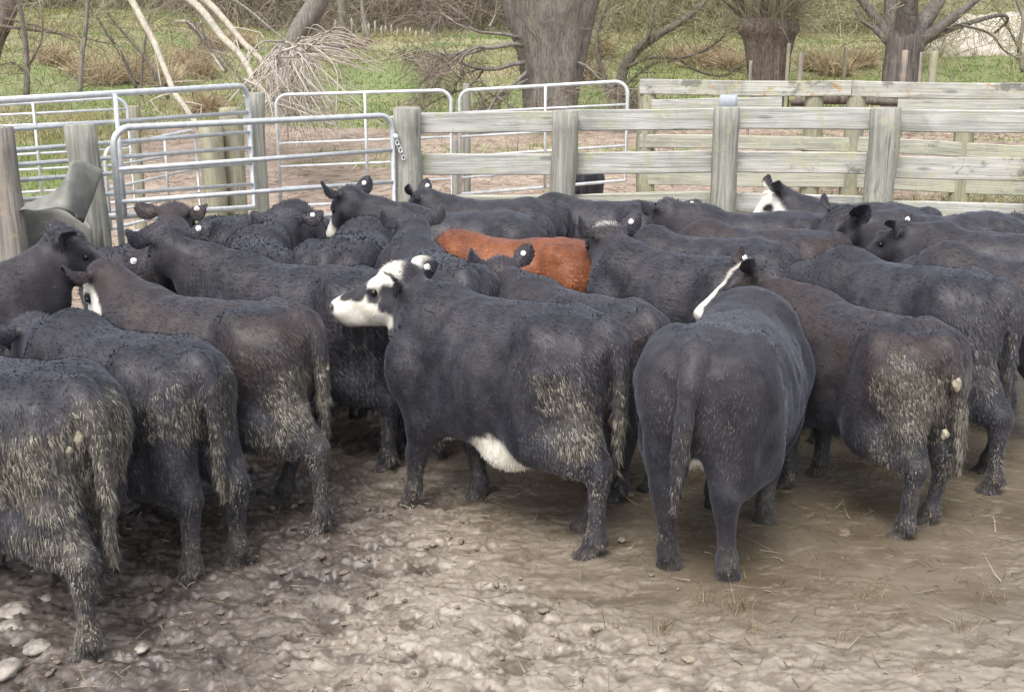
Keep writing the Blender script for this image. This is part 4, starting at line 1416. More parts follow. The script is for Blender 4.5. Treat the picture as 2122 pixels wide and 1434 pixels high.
# ------------------------------------------------------------------ trees, brush, grass
RN = np.random.default_rng(7)


def gz(x, y):
    return float(ground_h(np.array([x]), np.array([y]))[0])


def ribbons(P0, D, L, W, bend, rng, nseg=3, tone=None, sides=2, droop=0.0):
    """many thin tapered blades: base points, unit directions, lengths, widths"""
    n = len(P0)
    side = np.cross(D, rng.normal(size=(n, 3)))
    side /= np.linalg.norm(side, axis=1)[:, None] + 1e-9
    bd = rng.normal(size=(n, 3)) * bend
    lev = []
    for k in range(nseg + 1):
        t = k / nseg
        c = P0 + D * (L * t)[:, None] + bd * (L * t * t)[:, None] - np.array([0, 0, 1.0]) * (droop * L * t * t)[:, None]
        w = (W * (1 - t) ** 0.7 * 0.5)[:, None]
        lev.append(np.stack([c - side * w, c + side * w], 1) if k < nseg else c[:, None])
    V = np.concatenate(lev, 1)
    m = V.shape[1]
    b = (np.arange(n) * m)[:, None]
    Q = np.concatenate([b + np.array([[2 * k, 2 * k + 1, 2 * k + 3, 2 * k + 2]]) for k in range(nseg - 1)]) if nseg > 1 else None
    T = b + np.array([[2 * nseg - 2, 2 * nseg - 1, 2 * nseg]])
    C = None
    if tone is not None:
        C = np.repeat(np.concatenate([tone, np.ones((n, 1))], 1), m, 0)
    return V.reshape(-1, 3), Q, T, C


def tones(n, rng, *cols):
    cols = np.array(cols)
    w = rng.dirichlet(np.full(len(cols), 0.6), n)
    return w @ cols * rng.uniform(0.75, 1.2, (n, 1))


def grow(mb, p, d, r, L, depth, rng, tips, spread=0.55, grav=0.0, seg=6, kink=0.16, minr=0.006):
    """a crooked tapering limb with side limbs"""
    n = 7
    path = [p]
    dd = d.copy()
    for k in range(n):
        dd = unit(dd + rng.normal(size=3) * kink + np.array([0, 0, grav]))
        path.append(path[-1] + dd * L / n)
    path = np.array(path)
    rr = np.linspace(r, r * 0.42, n + 1)
    mb.add(*tube(path, rr, seg, ridge=0.08, seed=int(rng.integers(1e6))))
    if depth <= 0:
        tips.append((path, dd))
        return
    for k in range(rng.integers(3, 5)):
        i = rng.integers(3, n + 1)
        a = unit(path[i] - path[i - 1])
        nd = unit(a + rng.normal(size=3) * spread)
        grow(mb, path[i], nd, rr[i] * rng.uniform(0.55, 0.75), L * rng.uniform(0.55, 0.8), depth - 1, rng, tips, spread, grav, max(4, seg - 1), kink, minr)
    tips.append((path, dd))


def twig_cloud(tips, per, rng, L, W, tone, bend=0.25, spread=0.7, droop=0.0, up=0.0):
    P, D = [], []
    for path, dd in tips:
        i = rng.integers(2, len(path), per)
        f = rng.uniform(0, 1, (per, 1))
        P.append(path[i] * f + path[i - 1] * (1 - f))
        D.append(unit(dd + rng.normal(size=(per, 3)) * spread + np.array([0, 0, up])))
    P, D = np.concatenate(P), np.concatenate(D)
    n = len(P)
    return ribbons(P, D, rng.uniform(0.4, 1.2, n) * L, rng.uniform(0.6, 1.4, n) * W, bend, rng, 3, tones(n, rng, *tone), droop=droop)


def px_trunk(mb, Y, rows, seg=40, ridge=0.12, seed=0, depth_ratio=0.9, rfreq=5.0):
    """trunk through outline rows (py, x_left, x_right) at distance Y, round in section"""
    n = 26
    rows = np.array(sorted(rows, key=lambda q: -q[0]), float)
    ys = np.linspace(rows[0, 0], rows[-1, 0], n)
    xl = np.interp(-ys, -rows[:, 0], rows[:, 1])
    xr = np.interp(-ys, -rows[:, 0], rows[:, 2])
    path, rad = [], []
    for y, a, b in zip(ys, xl, xr):
        A, B = at_y(a, y, Y), at_y(b, y, Y)
        path.append((A + B) / 2)
        rad.append((B - A)[0] / 2)
    path, rad = np.array(path), np.array(rad)
    ang = np.arange(seg) * 2 * np.pi / seg
    q = np.stack([np.cos(ang)[None] * rfreq + 0 * ys[:, None], np.sin(ang)[None] * rfreq + 0 * ys[:, None], (path[:, 2] * 0.55)[:, None] + 0 * ang[None]], -1)
    R = rad[:, None] * (1 + ridge * (1 - 2 * np.abs(fbm(q.reshape(-1, 3), seed, 3).reshape(n, seg))) - ridge * 0.4)
    V = np.stack([path[:, 0, None] + R * np.cos(ang), path[:, 1, None] + depth_ratio * R * np.sin(ang), path[:, 2, None] + 0 * ang], -1).reshape(-1, 3)
    i = np.arange(n - 1)[:, None] * seg
    j = np.arange(seg)[None]
    j2 = (j + 1) % seg
    Q = np.stack([i + j, i + j2, i + seg + j2, i + seg + j], -1).reshape(-1, 4)
    V = np.concatenate([V, path[[-1]] + [[0, 0, 0.05]]])
    T = np.stack([np.full(seg, n * seg), (n - 1) * seg + j[0], (n - 1) * seg + j2[0]], -1)
    mb.add(V, Q, T)
    return path, rad


TW_BROWN = ((0.22, 0.17, 0.145), (0.29, 0.235, 0.195), (0.15, 0.115, 0.10), (0.33, 0.28, 0.225))
TW_OLIVE = ((0.30, 0.275, 0.175), (0.23, 0.205, 0.14), (0.37, 0.345, 0.20), (0.21, 0.18, 0.135), (0.34, 0.34, 0.16))
TW_RED = ((0.24, 0.17, 0.14), (0.19, 0.13, 0.11), (0.30, 0.24, 0.19))


def tree(name, label, trunk, crown, org, cat="tree"):
    root = empty(name, tuple(org))
    tag(root, label, cat)
    for nm, (mb, mat, col) in (("trunk", trunk), ("crown", crown)):
        if mb is None:
            continue
        o = mb.build(nm, mat, root, col=col)
        o.data.transform(__import__("mathutils").Matrix.Translation((-org[0], -org[1], -org[2])))
    return root


# big willow
rng = np.random.default_rng(11)
Yw = 24.0
mb = MB()
path, rad = px_trunk(mb, Yw, [(300, 1078, 1200), (225, 1088, 1192), (170, 1086, 1200), (120, 1077, 1212), (60, 1062, 1222), (20, 1050, 1232), (0, 1046, 1236), (-50, 1038, 1246)], ridge=0.16, seed=3, seg=56, rfreq=7)
tips = []
top = path[-1]
for dx, r, d in ((-0.55, 0.40, (-0.30, 0.1, 1)), (-0.05, 0.36, (0.0, 0.2, 1)), (0.50, 0.44, (0.36, 0.0, 1))):
    grow(mb, top + np.array([dx, 0, -0.5]), unit(np.array(d, float)), r, 3.6, 2, rng, tips, 0.5, 0.0, 10, 0.10)
for (px, py, dx, dz, L, r) in ((1072, 95, -1, 0.06, 1.6, 0.05), (1076, 130, -1, -0.25, 2.0, 0.05), (1080, 150, -0.9, -0.35, 1.7, 0.04), (1066, 80, -1, 0.25, 1.5, 0.04), (1082, 165, -0.7, -0.5, 1.2, 0.03), (1210, 130, 0.9, -0.2, 1.0, 0.03)):
    grow(mb, at_y(px + (12 if dx < 0 else -12), py, Yw - 0.5), unit(np.array([dx, -0.45, dz])), r, L, 2, rng, tips, 0.55, -0.03, 5, 0.2)
cb = MB()
low = [t for t in tips if t[0][0][2] < 3.4]
cb.add(*twig_cloud(low, 26, rng, 0.75, 0.014, TW_BROWN, 0.3, 0.9, 0.25))
cb.add(*twig_cloud([t for t in tips if t[0][0][2] >= 3.4], 12, rng, 0.9, 0.014, TW_OLIVE, 0.3, 0.8, 0.1))
# fine shoots sprouting straight from the flanks of the trunk
n = 350
k = rng.integers(8, 26, n)
a = rng.uniform(0, 2 * np.pi, n)
P = path[k] + np.stack([np.cos(a) * rad[k], np.sin(a) * rad[k] * 0.9, 0 * a], -1)
cb.add(*ribbons(P, unit(np.stack([np.cos(a), np.sin(a), rng.uniform(-.2, .9, n)], -1)), rng.uniform(0.2, 0.8, n), np.full(n, 0.012), 0.3, rng, 3, tones(n, rng, *TW_BROWN)))
tree("willow_tree", "huge old willow with a fluted grey-brown trunk dividing above the steel gates", (mb, M_BARK, None), (cb, M_STRAND, "tone"), np.array([path[0][0], Yw, gz(path[0][0], Yw)]))

# pollard
rng = np.random.default_rng(12)
Yp = 25.0
mb = MB()
path, rad = px_trunk(mb, Yp, [(240, 1552, 1630), (165, 1552, 1630), (120, 1546, 1634), (85, 1542, 1642), (62, 1532, 1652), (40, 1540, 1644)], ridge=0.20, seed=8, seg=48, rfreq=6)
tips = []
cb = MB()
n = 700
a = rng.uniform(0, 2 * np.pi, n)
q = rng.uniform(0, 1, n) ** 0.5
P = path[-1] + np.stack([np.cos(a) * rad[-1] * q * 1.15, np.sin(a) * rad[-1] * q, rng.uniform(-0.35, 0.1, n)], -1)
D = unit(np.stack([np.cos(a) * q * 0.8, np.sin(a) * q * 0.8, rng.uniform(0.15, 1.0, n)], -1) + rng.normal(size=(n, 3)) * 0.45)
cb.add(*ribbons(P, D, rng.uniform(0.4, 1.9, n), rng.uniform(0.008, 0.014, n), 0.4, rng, 4, tones(n, rng, *TW_OLIVE, *TW_BROWN)))
for _ in range(16):
    a_ = rng.uniform(0, 6.28)
    grow(mb, path[-1] + np.array([cos(a_) * 0.4, sin(a_) * 0.3, -0.15]), unit(np.array([cos(a_) * 0.5, sin(a_) * 0.5, 1])), 0.05, 1.6, 1, rng, tips, 0.4, 0, 5)
cb.add(*twig_cloud(tips, 40, rng, 0.8, 0.015, (*TW_OLIVE, *TW_BROWN), 0.35, 0.9))
tree("pollard_willow", "squat red-brown pollard trunk with a burst of thin upright shoots", (mb, M_BARK_R, None), (cb, M_STRAND, "tone"), np.array([path[0][0], Yp, gz(path[0][0], Yp)]))

# splayed tree on the right
rng = np.random.default_rng(13)
Ys = 24.0
mb = MB()
path, rad = px_trunk(mb, Ys, [(240, 1828, 1906), (165, 1830, 1902), (130, 1834, 1902), (100, 1838, 1912), (78, 1842, 1914), (55, 1850, 1906), (30, 1858, 1900), (5, 1866, 1896), (-30, 1872, 1894)], ridge=0.14, seed=10, seg=40, rfreq=6)
tips = []
def limb(pts, r0, r1, Y, twigs=True, dY=0.0):
    pp = np.array([at_y(a, b, Y + dY * i / max(1, len(pts) - 1)) for i, (a, b) in enumerate(pts)])
    pp = resample(pp, 16)
    mb.add(*tube(pp, np.linspace(r0, r1, 16), 9, ridge=0.1, seed=int(rng.integers(1e5))))
    tips.append((pp, unit(pp[-1] - pp[-3])))
    return pp
for pts, r0, r1 in (([(1858, 95), (1830, 55), (1800, 20), (1765, -25)], .15, .06), ([(1862, 90), (1850, 45), (1846, 0), (1850, -50)], .20, .10), ([(1872, 90), (1880, 40), (1884, 0), (1900, -60)], .26, .14),
                    ([(1885, 92), (1912, 50), (1940, 10), (1965, -30)], .22, .12), ([(1895, 95), (1940, 62), (1985, 30), (2030, -5)], .14, .06), ([(1898, 100), (1950, 70), (2020, 45), (2075, 32), (2088, 45), (2060, 70)], .07, .02),
                    ([(1990, 52), (2050, 70), (2080, 105), (2110, 122)], .03, .01), ([(1850, 100), (1815, 62), (1790, 45), (1770, 20)], .08, .03)):
    limb(pts, r0, r1, Ys, dY=rng.uniform(-1.2, 1.2))
cb = MB()
cb.add(*twig_cloud(tips, 70, rng, 0.8, 0.014, TW_OLIVE, 0.3, 0.9))
tree("splayed_tree", "dark-trunked bare tree splaying into many limbs at the upper right", (mb, M_BARK_D, None), (cb, M_STRAND, "tone"), np.array([path[0][0], Ys, gz(path[0][0], Ys)]))

# slim limb tree between willow and pollard
rng = np.random.default_rng(14)
mb = MB()
tips = []
for pts, r0, r1 in (([(1283, 205), (1290, 150), (1320, 105), (1370, 70), (1420, 40), (1460, 5)], .14, .07), ([(1268, 205), (1243, 130), (1238, 70), (1262, 0)], .07, .03), ([(1320, 105), (1345, 70), (1352, 20), (1372, -10)], .05, .02),
                    ([(1300, 140), (1350, 120), (1410, 122), (1470, 100), (1500, 75)], .04, .015), ([(1400, 120), (1450, 150), (1500, 158), (1535, 140)], .03, .012), ([(1290, 180), (1330, 150), (1372, 122)], .03, .015)):
    limb(pts, r0, r1, 27.0, dY=rng.uniform(-1, 1))
cb = MB()
cb.add(*twig_cloud(tips, 110, rng, 0.9, 0.015, TW_OLIVE, 0.3, 1.0))
c_ = at_y(1280, 205, 27)
tree("slim_tree", "slim grey tree with one long limb arching up right, beside the big willow", (mb, M_BARK, None), (cb, M_STRAND, "tone"), np.array([c_[0], 27, gz(c_[0], 27)]))

# leaning trunk with its torn roots / limbs
rng = np.random.default_rng(15)
Yl = 21.0
mb = MB()
tips = []
for pts, r0, r1 in (([(585, 200), (588, 150), (602, 105), (622, 62), (650, 20), (672, -30)], .15, .20), ([(615, 75), (640, 100), (632, 135)], .07, .03), ([(620, 72), (680, 95), (760, 96)], .06, .015), ([(632, 60), (700, 70), (755, 95)], .03, .01)):
    limb(pts, r0, r1, Yl)
tips = tips[1:] + tips[:1]
cb = MB()
cb.add(*twig_cloud(tips, 60, rng, 0.7, 0.014, TW_RED, 0.3, 0.9, 0.2))
c_ = at_y(590, 150, Yl)
tree("leaning_tree", "leaning pinkish-grey trunk rising right out of the heap of pale sticks", (mb, M_BARK, None), (cb, M_STRAND, "tone"), np.array([c_[0], Yl, gz(c_[0], Yl)]))

# trunk at the top left corner and thin saplings on the left
for (nm, lab, Y, limbs, seed, tw, tone) in (
    ("bare_tree", "dark reddish trunk at the very top left corner", 19.0, [([(-40, 180), (-20, 90), (5, 40), (25, -20)], .22, .16), ([(0, 55), (60, 62), (150, 75), (230, 92)], .03, .01), ([(10, 40), (60, 50), (120, 70), (190, 100)], .02, .008)], 31, 60, TW_RED),
    ("sapling", "thin grey upright sapling above the left gates, left of the tall pale stem", 17.0, [([(55, 205), (56, 140), (52, 80), (40, 10), (30, -30)], .05, .02), ([(56, 140), (75, 110), (88, 70), (84, 10)], .02, .008), ([(54, 150), (25, 130), (-10, 140)], .02, .008)], 32, 50, TW_OLIVE),
    ("sapling", "tall pale straight stem at left reaching out of the top of the photo", 16.5, [([(166, 195), (170, 120), (178, 60), (184, -20)], .035, .025), ([(176, 70), (200, 30), (230, -10)], .015, .006)], 33, 60, TW_OLIVE),
    ("sapling", "scrubby brown bush stem between the two left pale stems", 18.0, [([(285, 190), (255, 120), (225, 75), (190, 20), (170, -20)], .03, .012), ([(350, 205), (300, 120), (240, 50), (200, 0)], .03, .012), ([(292, 200), (294, 150), (300, 90), (310, 20)], .025, .012)], 34, 90, TW_OLIVE),
    ("sapling", "thin leaning dark stem left of the fallen pale branches", 18.5, [([(470, 150), (430, 95), (400, 60), (385, 45)], .03, .012), ([(520, 190), (470, 130), (430, 80), (380, 30)], .02, .01)], 35, 40, TW_BROWN),
    ("bare_tree", "pale green mossy stem in front of the far thicket at top centre", 38.0, [([(712, 90), (710, 40), (708, -20)], .16, .15), ([(765, 90), (752, 30), (748, -20)], .08, .05)], 36, 30, TW_OLIVE),
    ("bare_tree", "thin twisted tree on the gravel rise at the top right corner", 28.0, [([(2122, 150), (2112, 100), (2120, 40), (2100, -10)], .07, .03), ([(2115, 110), (2090, 60), (2060, 10)], .03, .012)], 37, 160, TW_OLIVE),
):
    rng = np.random.default_rng(seed)
    mb = MB()
    tips = []
    for pts, r0, r1 in limbs:
        limb(pts, r0, r1, Y, dY=rng.uniform(-0.6, 0.6))
    cb = MB()
    cb.add(*twig_cloud(tips, tw, rng, 0.55, 0.010, tone, 0.3, 0.9))
    c_ = at_y(*limbs[0][0][0], Y)
    tree(nm, lab, (mb, M_BARK_R if seed == 31 else M_BARK, None), (cb, M_STRAND, "tone"), np.array([c_[0], Y, gz(c_[0], Y)]))

# fallen pale branches
for i, (lab, pts, Y0, Y1, r0, r1) in enumerate((
    ("long pale fallen branch, the leftmost, bending down to the left gates", [(255, -30), (285, 25), (318, 85), (340, 145), (358, 185), (385, 225), (410, 262)], 17, 15, .05, .035),
    ("pale fallen branch with peeling bark, the middle one leaning down to the tall slim post", [(370, -20), (420, 25), (455, 70), (500, 120), (530, 170), (565, 212)], 18.5, 15.5, .065, .04),
    ("straight pale fallen branch, the topmost of the three leaning over the stick heap", [(410, -10), (450, 25), (505, 88), (560, 145), (600, 180), (640, 212)], 19, 16, .06, .03),
    ("thin dark fallen branch crossing above the stick heap", [(470, -10), (520, 25), (575, 70), (625, 112), (650, 140)], 19.5, 18, .025, .015),
    ("pale bent stick lying on the grass left of the leaning trunk", [(365, 45), (392, 48), (412, 70), (440, 110), (465, 150)], 20, 18, .03, .02),
)):
    pp = np.array([at_y(a, b, Y0 + (Y1 - Y0) * k / (len(pts) - 1)) for k, (a, b) in enumerate(pts)])
    pp = resample(pp, 24)
    pp += 0.02 * np.stack([fbm(pp * 1.5, i, 2), fbm(pp * 1.5, i + 4, 2), fbm(pp * 1.5, i + 8, 2)], -1)
    mb = MB()
    mb.add(*tube(pp, np.linspace(r0, r1, 24), 9, ridge=0.12, seed=i))
    rng = np.random.default_rng(50 + i)
    for k in range(5):
        j = rng.integers(6, 22)
        mb.add(*tube(resample([pp[j], pp[j] + rng.normal(size=3) * 0.15 + [0.15, 0, -0.1], pp[j] + rng.normal(size=3) * 0.3 + [0.35, 0, -0.35]], 6), np.linspace(r1 * 0.5, 0.005, 6), 5))
    o = mb.build("fallen_branch", M_BARK_P if i != 3 else M_BARK, origin=tuple(pp[-1]))
    tag(o, lab, "branch", None)

# heap of sticks
rng = np.random.default_rng(60)
mb = MB()
n = 230
for k in range(n):
    # sticks hang out of the crook of the leaning trunk and trail down to the right
    a0 = (rng.uniform(570, 640), rng.uniform(85, 190))
    dx, dy = rng.normal(5, 60), rng.uniform(50, 150)
    if k % 3 == 0:
        a0 = (rng.uniform(500, 620), rng.uniform(160, 235))
        dx, dy = rng.uniform(10, 190), rng.uniform(25, 90)
    if k % 7 == 0:
        a0 = (rng.uniform(600, 650), rng.uniform(80, 120))
        dx, dy = rng.uniform(60, 190), rng.uniform(-5, 60)
    Y = rng.uniform(15.0, 20.5)
    a = at_y(a0[0], a0[1], Y)
    b = at_y(a0[0] + dx, min(a0[1] + dy, 305), Y - rng.uniform(0.2, 2.4))
    c_ = a * 0.55 + b * 0.45 + np.array([rng.normal() * 0.12, rng.normal() * 0.2, abs(rng.normal()) * 0.16])
    tn = tones(1, rng, (0.46, 0.41, 0.35), (0.28, 0.23, 0.20), (0.54, 0.49, 0.43), (0.34, 0.29, 0.25))[0]
    V, Q, T = tube(resample([a, c_, b], 8), np.linspace(rng.uniform(0.006, 0.022), 0.004, 8), 5)
    mb.add(V, Q, T, (*tn, 1))
o = mb.build("stick_heap", M_STRAND, col="tone")
tag(o, "heap of tangled pale sticks and roots under the leaning trunk", "sticks", kind="stuff")

# thicket band behind the paddock
rng = np.random.default_rng(70)
mb = MB()
n = 26000
y = rng.uniform(46, 58, n)
x = rng.uniform(-0.62, 0.62, n) * y
edge = fbm(np.stack([x * 0.15, 0 * x, 0 * x], -1), 3, 2)
y = y + 3 * edge
keep = ~((x > 0.35 * y) & (rng.uniform(size=n) < 0.75))
x, y = x[keep], y[keep]
n = len(x)
P = np.stack([x, y, ground_h(x, y) - 0.2], -1)
D = unit(np.stack([rng.normal(size=n) * 0.5, rng.normal(size=n) * 0.3, rng.uniform(0.25, 1.1, n)], -1))
dens = np.clip(0.9 + 0.5 * fbm(P * 0.25, 9, 2), 0.3, 1.5)
right = sstep(-2, 8, x)[:, None]
tn = tones(n, rng, *TW_BROWN) * (1 - right) + tones(n, rng, *TW_OLIVE) * right
tn = tn * np.where(rng.uniform(size=(n, 1)) < 0.25, 1.35, 0.85)
mb.add(*ribbons(P, D, rng.uniform(1.0, 4.6, n) * dens, rng.uniform(0.025, 0.06, n), 0.45, rng, 4, tn))
# cross twigs higher up
n = 16000
y = rng.uniform(45, 58, n)
x = rng.uniform(-0.6, 0.6, n) * y
keep = ~((x > 0.35 * y) & (rng.uniform(size=n) < 0.75))
x, y = x[keep], y[keep]
n = len(x)
P = np.stack([x, y, ground_h(x, y) + rng.uniform(0.3, 4.5, n)], -1)
right = sstep(-2, 8, x)[:, None]
tn = tones(n, rng, *TW_BROWN) * (1 - right) + tones(n, rng, *TW_OLIVE) * right
mb.add(*ribbons(P, unit(rng.normal(size=(n, 3)) + [0, 0, 0.3]), rng.uniform(0.5, 2.2, n), rng.uniform(0.02, 0.05, n), 0.4, rng, 3, tn))
o = mb.build("thicket", M_STRAND, col="tone")
tag(o, "bare brown winter thicket closing off the paddock", "thicket", kind="stuff")

# mid distance scrub around the right hand trees
rng = np.random.default_rng(71)
mb = MB()
n = 26000
x0 = rng.uniform(0.5, 14.5, n)
y = rng.uniform(26, 40, n)
x = x0 * y / 26
cl = fbm(np.stack([x * 0.35, y * 0.35, 0 * x], -1), 5, 2)
keep = (cl > -0.12) & ((x / y < 0.38) | (rng.uniform(size=n) < 0.3))
x, y = x[keep], y[keep]
n = len(x)
P = np.stack([x, y, ground_h(x, y) + rng.uniform(0.3, 4.2, n)], -1)
mb.add(*ribbons(P, unit(rng.normal(size=(n, 3)) + [0, 0, 0.5]), rng.uniform(0.4, 1.3, n), rng.uniform(0.012, 0.024, n), 0.4, rng, 3, tones(n, rng, *TW_OLIVE)))
n = 8000
x = rng.uniform(-10, -3.0, n)
y = rng.uniform(19, 30, n)
cl = fbm(np.stack([x * 0.5, y * 0.5, 0 * x], -1), 6, 2)
keep = cl > -0.05
x, y = x[keep], y[keep]
n = len(x)
P = np.stack([x * y / 22, y, ground_h(x, y) + rng.uniform(0.2, 3.6, n)], -1)
mb.add(*ribbons(P, unit(rng.normal(size=(n, 3)) + [0, 0, 0.6]), rng.uniform(0.3, 1.1, n), rng.uniform(0.006, 0.014, n), 0.4, rng, 3, tones(n, rng, *TW_OLIVE, *TW_BROWN)))
o = mb.build("scrub", M_STRAND, col="tone")
tag(o, "loose bare scrub among the trees", "scrub", kind="stuff")

# paddock grass
rng = np.random.default_rng(80)
mb = MB()
n = 150000
y = 11 + 37 * rng.uniform(0, 1, n) ** 1.25
x = rng.uniform(-0.52, 0.52, n) * y
_, _, lit, gm = ground_masks(x, y)
keep = rng.uniform(size=n) < gm
x, y = x[keep], y[keep]
n = len(x)
P = np.stack([x, y, ground_h(x, y) - 0.02 + 0.05 * fbm(np.stack([x, y, 0 * x], -1) * 1.1, 61, 4) * (1 + 2.0 * sstep(25, 60, y))], -1)
dry = sstep(-0.15, 0.35, fbm(P * np.array([0.45, 0.45, 0]), 12, 3) + 0.22 * sstep(28, 42, y) + 0.12 * sstep(0, 5, x) - 0.10)[:, None]
gcol = tones(n, rng, (0.13, 0.21, 0.035), (0.20, 0.28, 0.07), (0.11, 0.155, 0.03))
dcol = tones(n, rng, (0.38, 0.31, 0.17), (0.29, 0.25, 0.12), (0.22, 0.22, 0.08))
D = unit(np.stack([rng.normal(size=n) * 0.5, rng.normal(size=n) * 0.5, rng.uniform(0.4, 1, n)], -1))
sc = y / 20
mb.add(*ribbons(P, D, rng.uniform(0.04, 0.15, n) * (1 + 0.8 * dry[:, 0]), rng.uniform(0.010, 0.020, n) * sc, 0.35, rng, 2, gcol * (1 - dry) + dcol * dry))
o = mb.build("grass", M_STRAND, col="tone")
tag(o, "short green and straw-coloured paddock grass", "grass", kind="stuff")

# dry tussocks
rng = np.random.default_rng(81)
mb = MB()
spots = []
for (px, py, w) in ((115, 125, 55), (180, 150, 60), (215, 165, 60), (260, 160, 70), (290, 150, 50), (395, 130, 50), (415, 150, 45), (340, 165, 50), (1405, 120, 45), (1445, 130, 50), (1480, 118, 40), (1515, 135, 40), (1690, 135, 40), (1730, 145, 45), (1780, 130, 35), (1245, 110, 30), (500, 90, 30), (440, 95, 30), (1225, 160, 25), (430, 225, 30)):
    # find where that pixel meets the ground
    r = ray(px, py + 12)
    t = 8.0
    while t < 60 and CAMZ + r[2] * t > gz(r[0] * t, r[1] * t):
        t += 0.25
    spots.append((r[0] * t, r[1] * t, w / FPX * t))
for (x, y, w) in spots:
    n = 700
    a = rng.uniform(0, 2 * np.pi, n)
    q = rng.uniform(0, 1, n) ** 0.6
    P = np.stack([x + np.cos(a) * q * w * 0.5, y + np.sin(a) * q * w * 0.4, np.full(n, gz(x, y) - 0.03)], -1)
    D = unit(np.stack([np.cos(a) * q * 0.6, np.sin(a) * q * 0.6, np.ones(n)], -1) + rng.normal(size=(n, 3)) * 0.2)
    mb.add(*ribbons(P, D, rng.uniform(0.35, 0.95, n), np.full(n, 0.0009 * y), 0.35, rng, 3, tones(n, rng, (0.50, 0.38, 0.25), (0.40, 0.27, 0.18), (0.54, 0.45, 0.31)), droop=0.35))
o = mb.build("tussock_grass", M_STRAND, col="tone")
tag(o, "tufts of dry tan tussock grass", "grass", kind="stuff")

# green weeds at the feet of fences
rng = np.random.default_rng(82)
mb = MB()
for (px, py, Y, w, hgt, n) in ((432, 455, 9.5, 0.16, 0.34, 160), (640, 490, 9.3, 0.10, 0.25, 110), (1320, 470, 9.9, 0.28, 0.34, 220), (1290, 300, 18, 0.9, 0.3, 300), (1000, 296, 19, 1.2, 0.3, 300),
                              (1640, 430, 10.9, 0.5, 0.26, 330), (1730, 425, 11.0, 0.6, 0.26, 420), (1900, 440, 10.8, 0.6, 0.28, 420), (2000, 440, 10.8, 0.6, 0.3, 420), (2090, 445, 10.7, 0.6, 0.3, 420), (1460, 450, 10.5, 0.4, 0.2, 200)):
    c = at_y(px, py, Y)
    c[2] = gz(c[0], Y) if py > 400 and px > 1500 else c[2] - 0.1
    P = c + np.stack([rng.normal(size=n) * w, rng.normal(size=n) * 0.15, np.zeros(n)], -1)
    if px < 1500:
        P[:, 2] -= rng.uniform(0, 0.3, n)
    D = unit(np.stack([rng.normal(size=n) * 0.5, rng.normal(size=n) * 0.5, np.ones(n)], -1))
    mb.add(*ribbons(P, D, rng.uniform(0.4, 1, n) * hgt, rng.uniform(0.008, 0.02, n), 0.4, rng, 3, tones(n, rng, (0.13, 0.26, 0.03), (0.22, 0.33, 0.07), (0.28, 0.32, 0.10)), droop=0.3))
o = mb.build("weeds", M_STRAND, col="tone")
tag(o, "bright green weeds along the foot of the fences", "weeds", kind="stuff")

# straw and twig litter beyond the gates
rng = np.random.default_rng(83)
mb = MB()
n = 16000
y = 9.9 + 13 * rng.uniform(0, 1, n)
x = rng.uniform(-0.5, 0.5, n) * y
_, _, lit, gm = ground_masks(x, y)
keep = rng.uniform(size=n) > gm
x, y = x[keep], y[keep]
n = len(x)
P = np.stack([x, y, ground_h(x, y) + 0.02 + 0.05 * fbm(np.stack([x, y, 0 * x], -1) * 1.1, 61, 4)], -1)
D = unit(np.stack([rng.normal(size=n), rng.normal(size=n) * 0.6, rng.uniform(-0.05, 0.18, n)], -1))
mb.add(*ribbons(P, D, rng.uniform(0.08, 0.4, n), rng.uniform(0.006, 0.014, n), 0.25, rng, 2, tones(n, rng, (0.48, 0.40, 0.30), (0.30, 0.21, 0.16), (0.16, 0.11, 0.09), (0.55, 0.48, 0.38))))
o = mb.build("straw_litter", M_STRAND, col="tone")
tag(o, "pinkish brown straw and twig litter beyond the gates", "litter", kind="stuff")

# far paling fence
root = empty("paling_fence", (at_y(790, 95, 46)[0], 46, gz(-5, 46)))
tag(root, "far row of pale broken palings in front of the thicket at top centre", "fence")
rng = np.random.default_rng(84)
for k in range(17):
    px = 693 + 12 * k + rng.uniform(-3, 3)
    if k in (2, 4):
        continue
    top = at_y(px, 36 + k * 1.6 + rng.uniform(-5, 6), 46)
    z0 = gz(top[0], 46) - 0.1
    mb = MB()
    mb.add(*tube(np.array([[top[0], 46, z0], [top[0] + rng.uniform(-.03, .03), 46, top[2] - 0.08], [top[0], 46, top[2]]]) - np.array(root.location), np.array([0.05, 0.05, 0.012]), 6))
    mb.build("paling", M_BARK_P, root)

# pale gravel face at the top right
rng = np.random.default_rng(85)
nu, nv = 40, 14
P = np.zeros((nu, nv, 3))
for i in range(nu):
    for j in range(nv):
        px = 1890 + 330 * i / (nu - 1)
        s = j / (nv - 1)
        up = np.interp(px, [1890, 1940, 2000, 2220], [85, 55, 38, 20])
        dn = np.interp(px, [1890, 1960, 2060, 2220], [92, 104, 116, 150])
        P[i, j] = at_y(px, dn * (1 - s) + up * s, 39 + 4 * s)
P += (rng.normal(size=(nu, nv, 3)) * 0.05)
P[:, 0] += [0, 0.6, -0.5]
back_ = P[:, -1:] + np.array([0.0, 2.5, 0.0])
back_[..., 2] = ground_h(back_[..., 0], back_[..., 1]) - 0.3
P = np.concatenate([P, P[:, -1:] + np.array([0, 0.6, 0.05]), back_], 1)
nv += 2
V = P.reshape(-1, 3)
i = np.arange(nu - 1)[:, None] * nv
j = np.arange(nv - 1)[None]
o = link("gravel_bank", mesh_from("gravel_bank", V, np.stack([i + j, i + nv + j, i + nv + j + 1, i + j + 1], -1).reshape(-1, 4), None, simple_mat("pale_gravel", (0.52, 0.46, 0.40), 0.9, var=0.25, scale=2.5)))
tag(o, kind="structure")

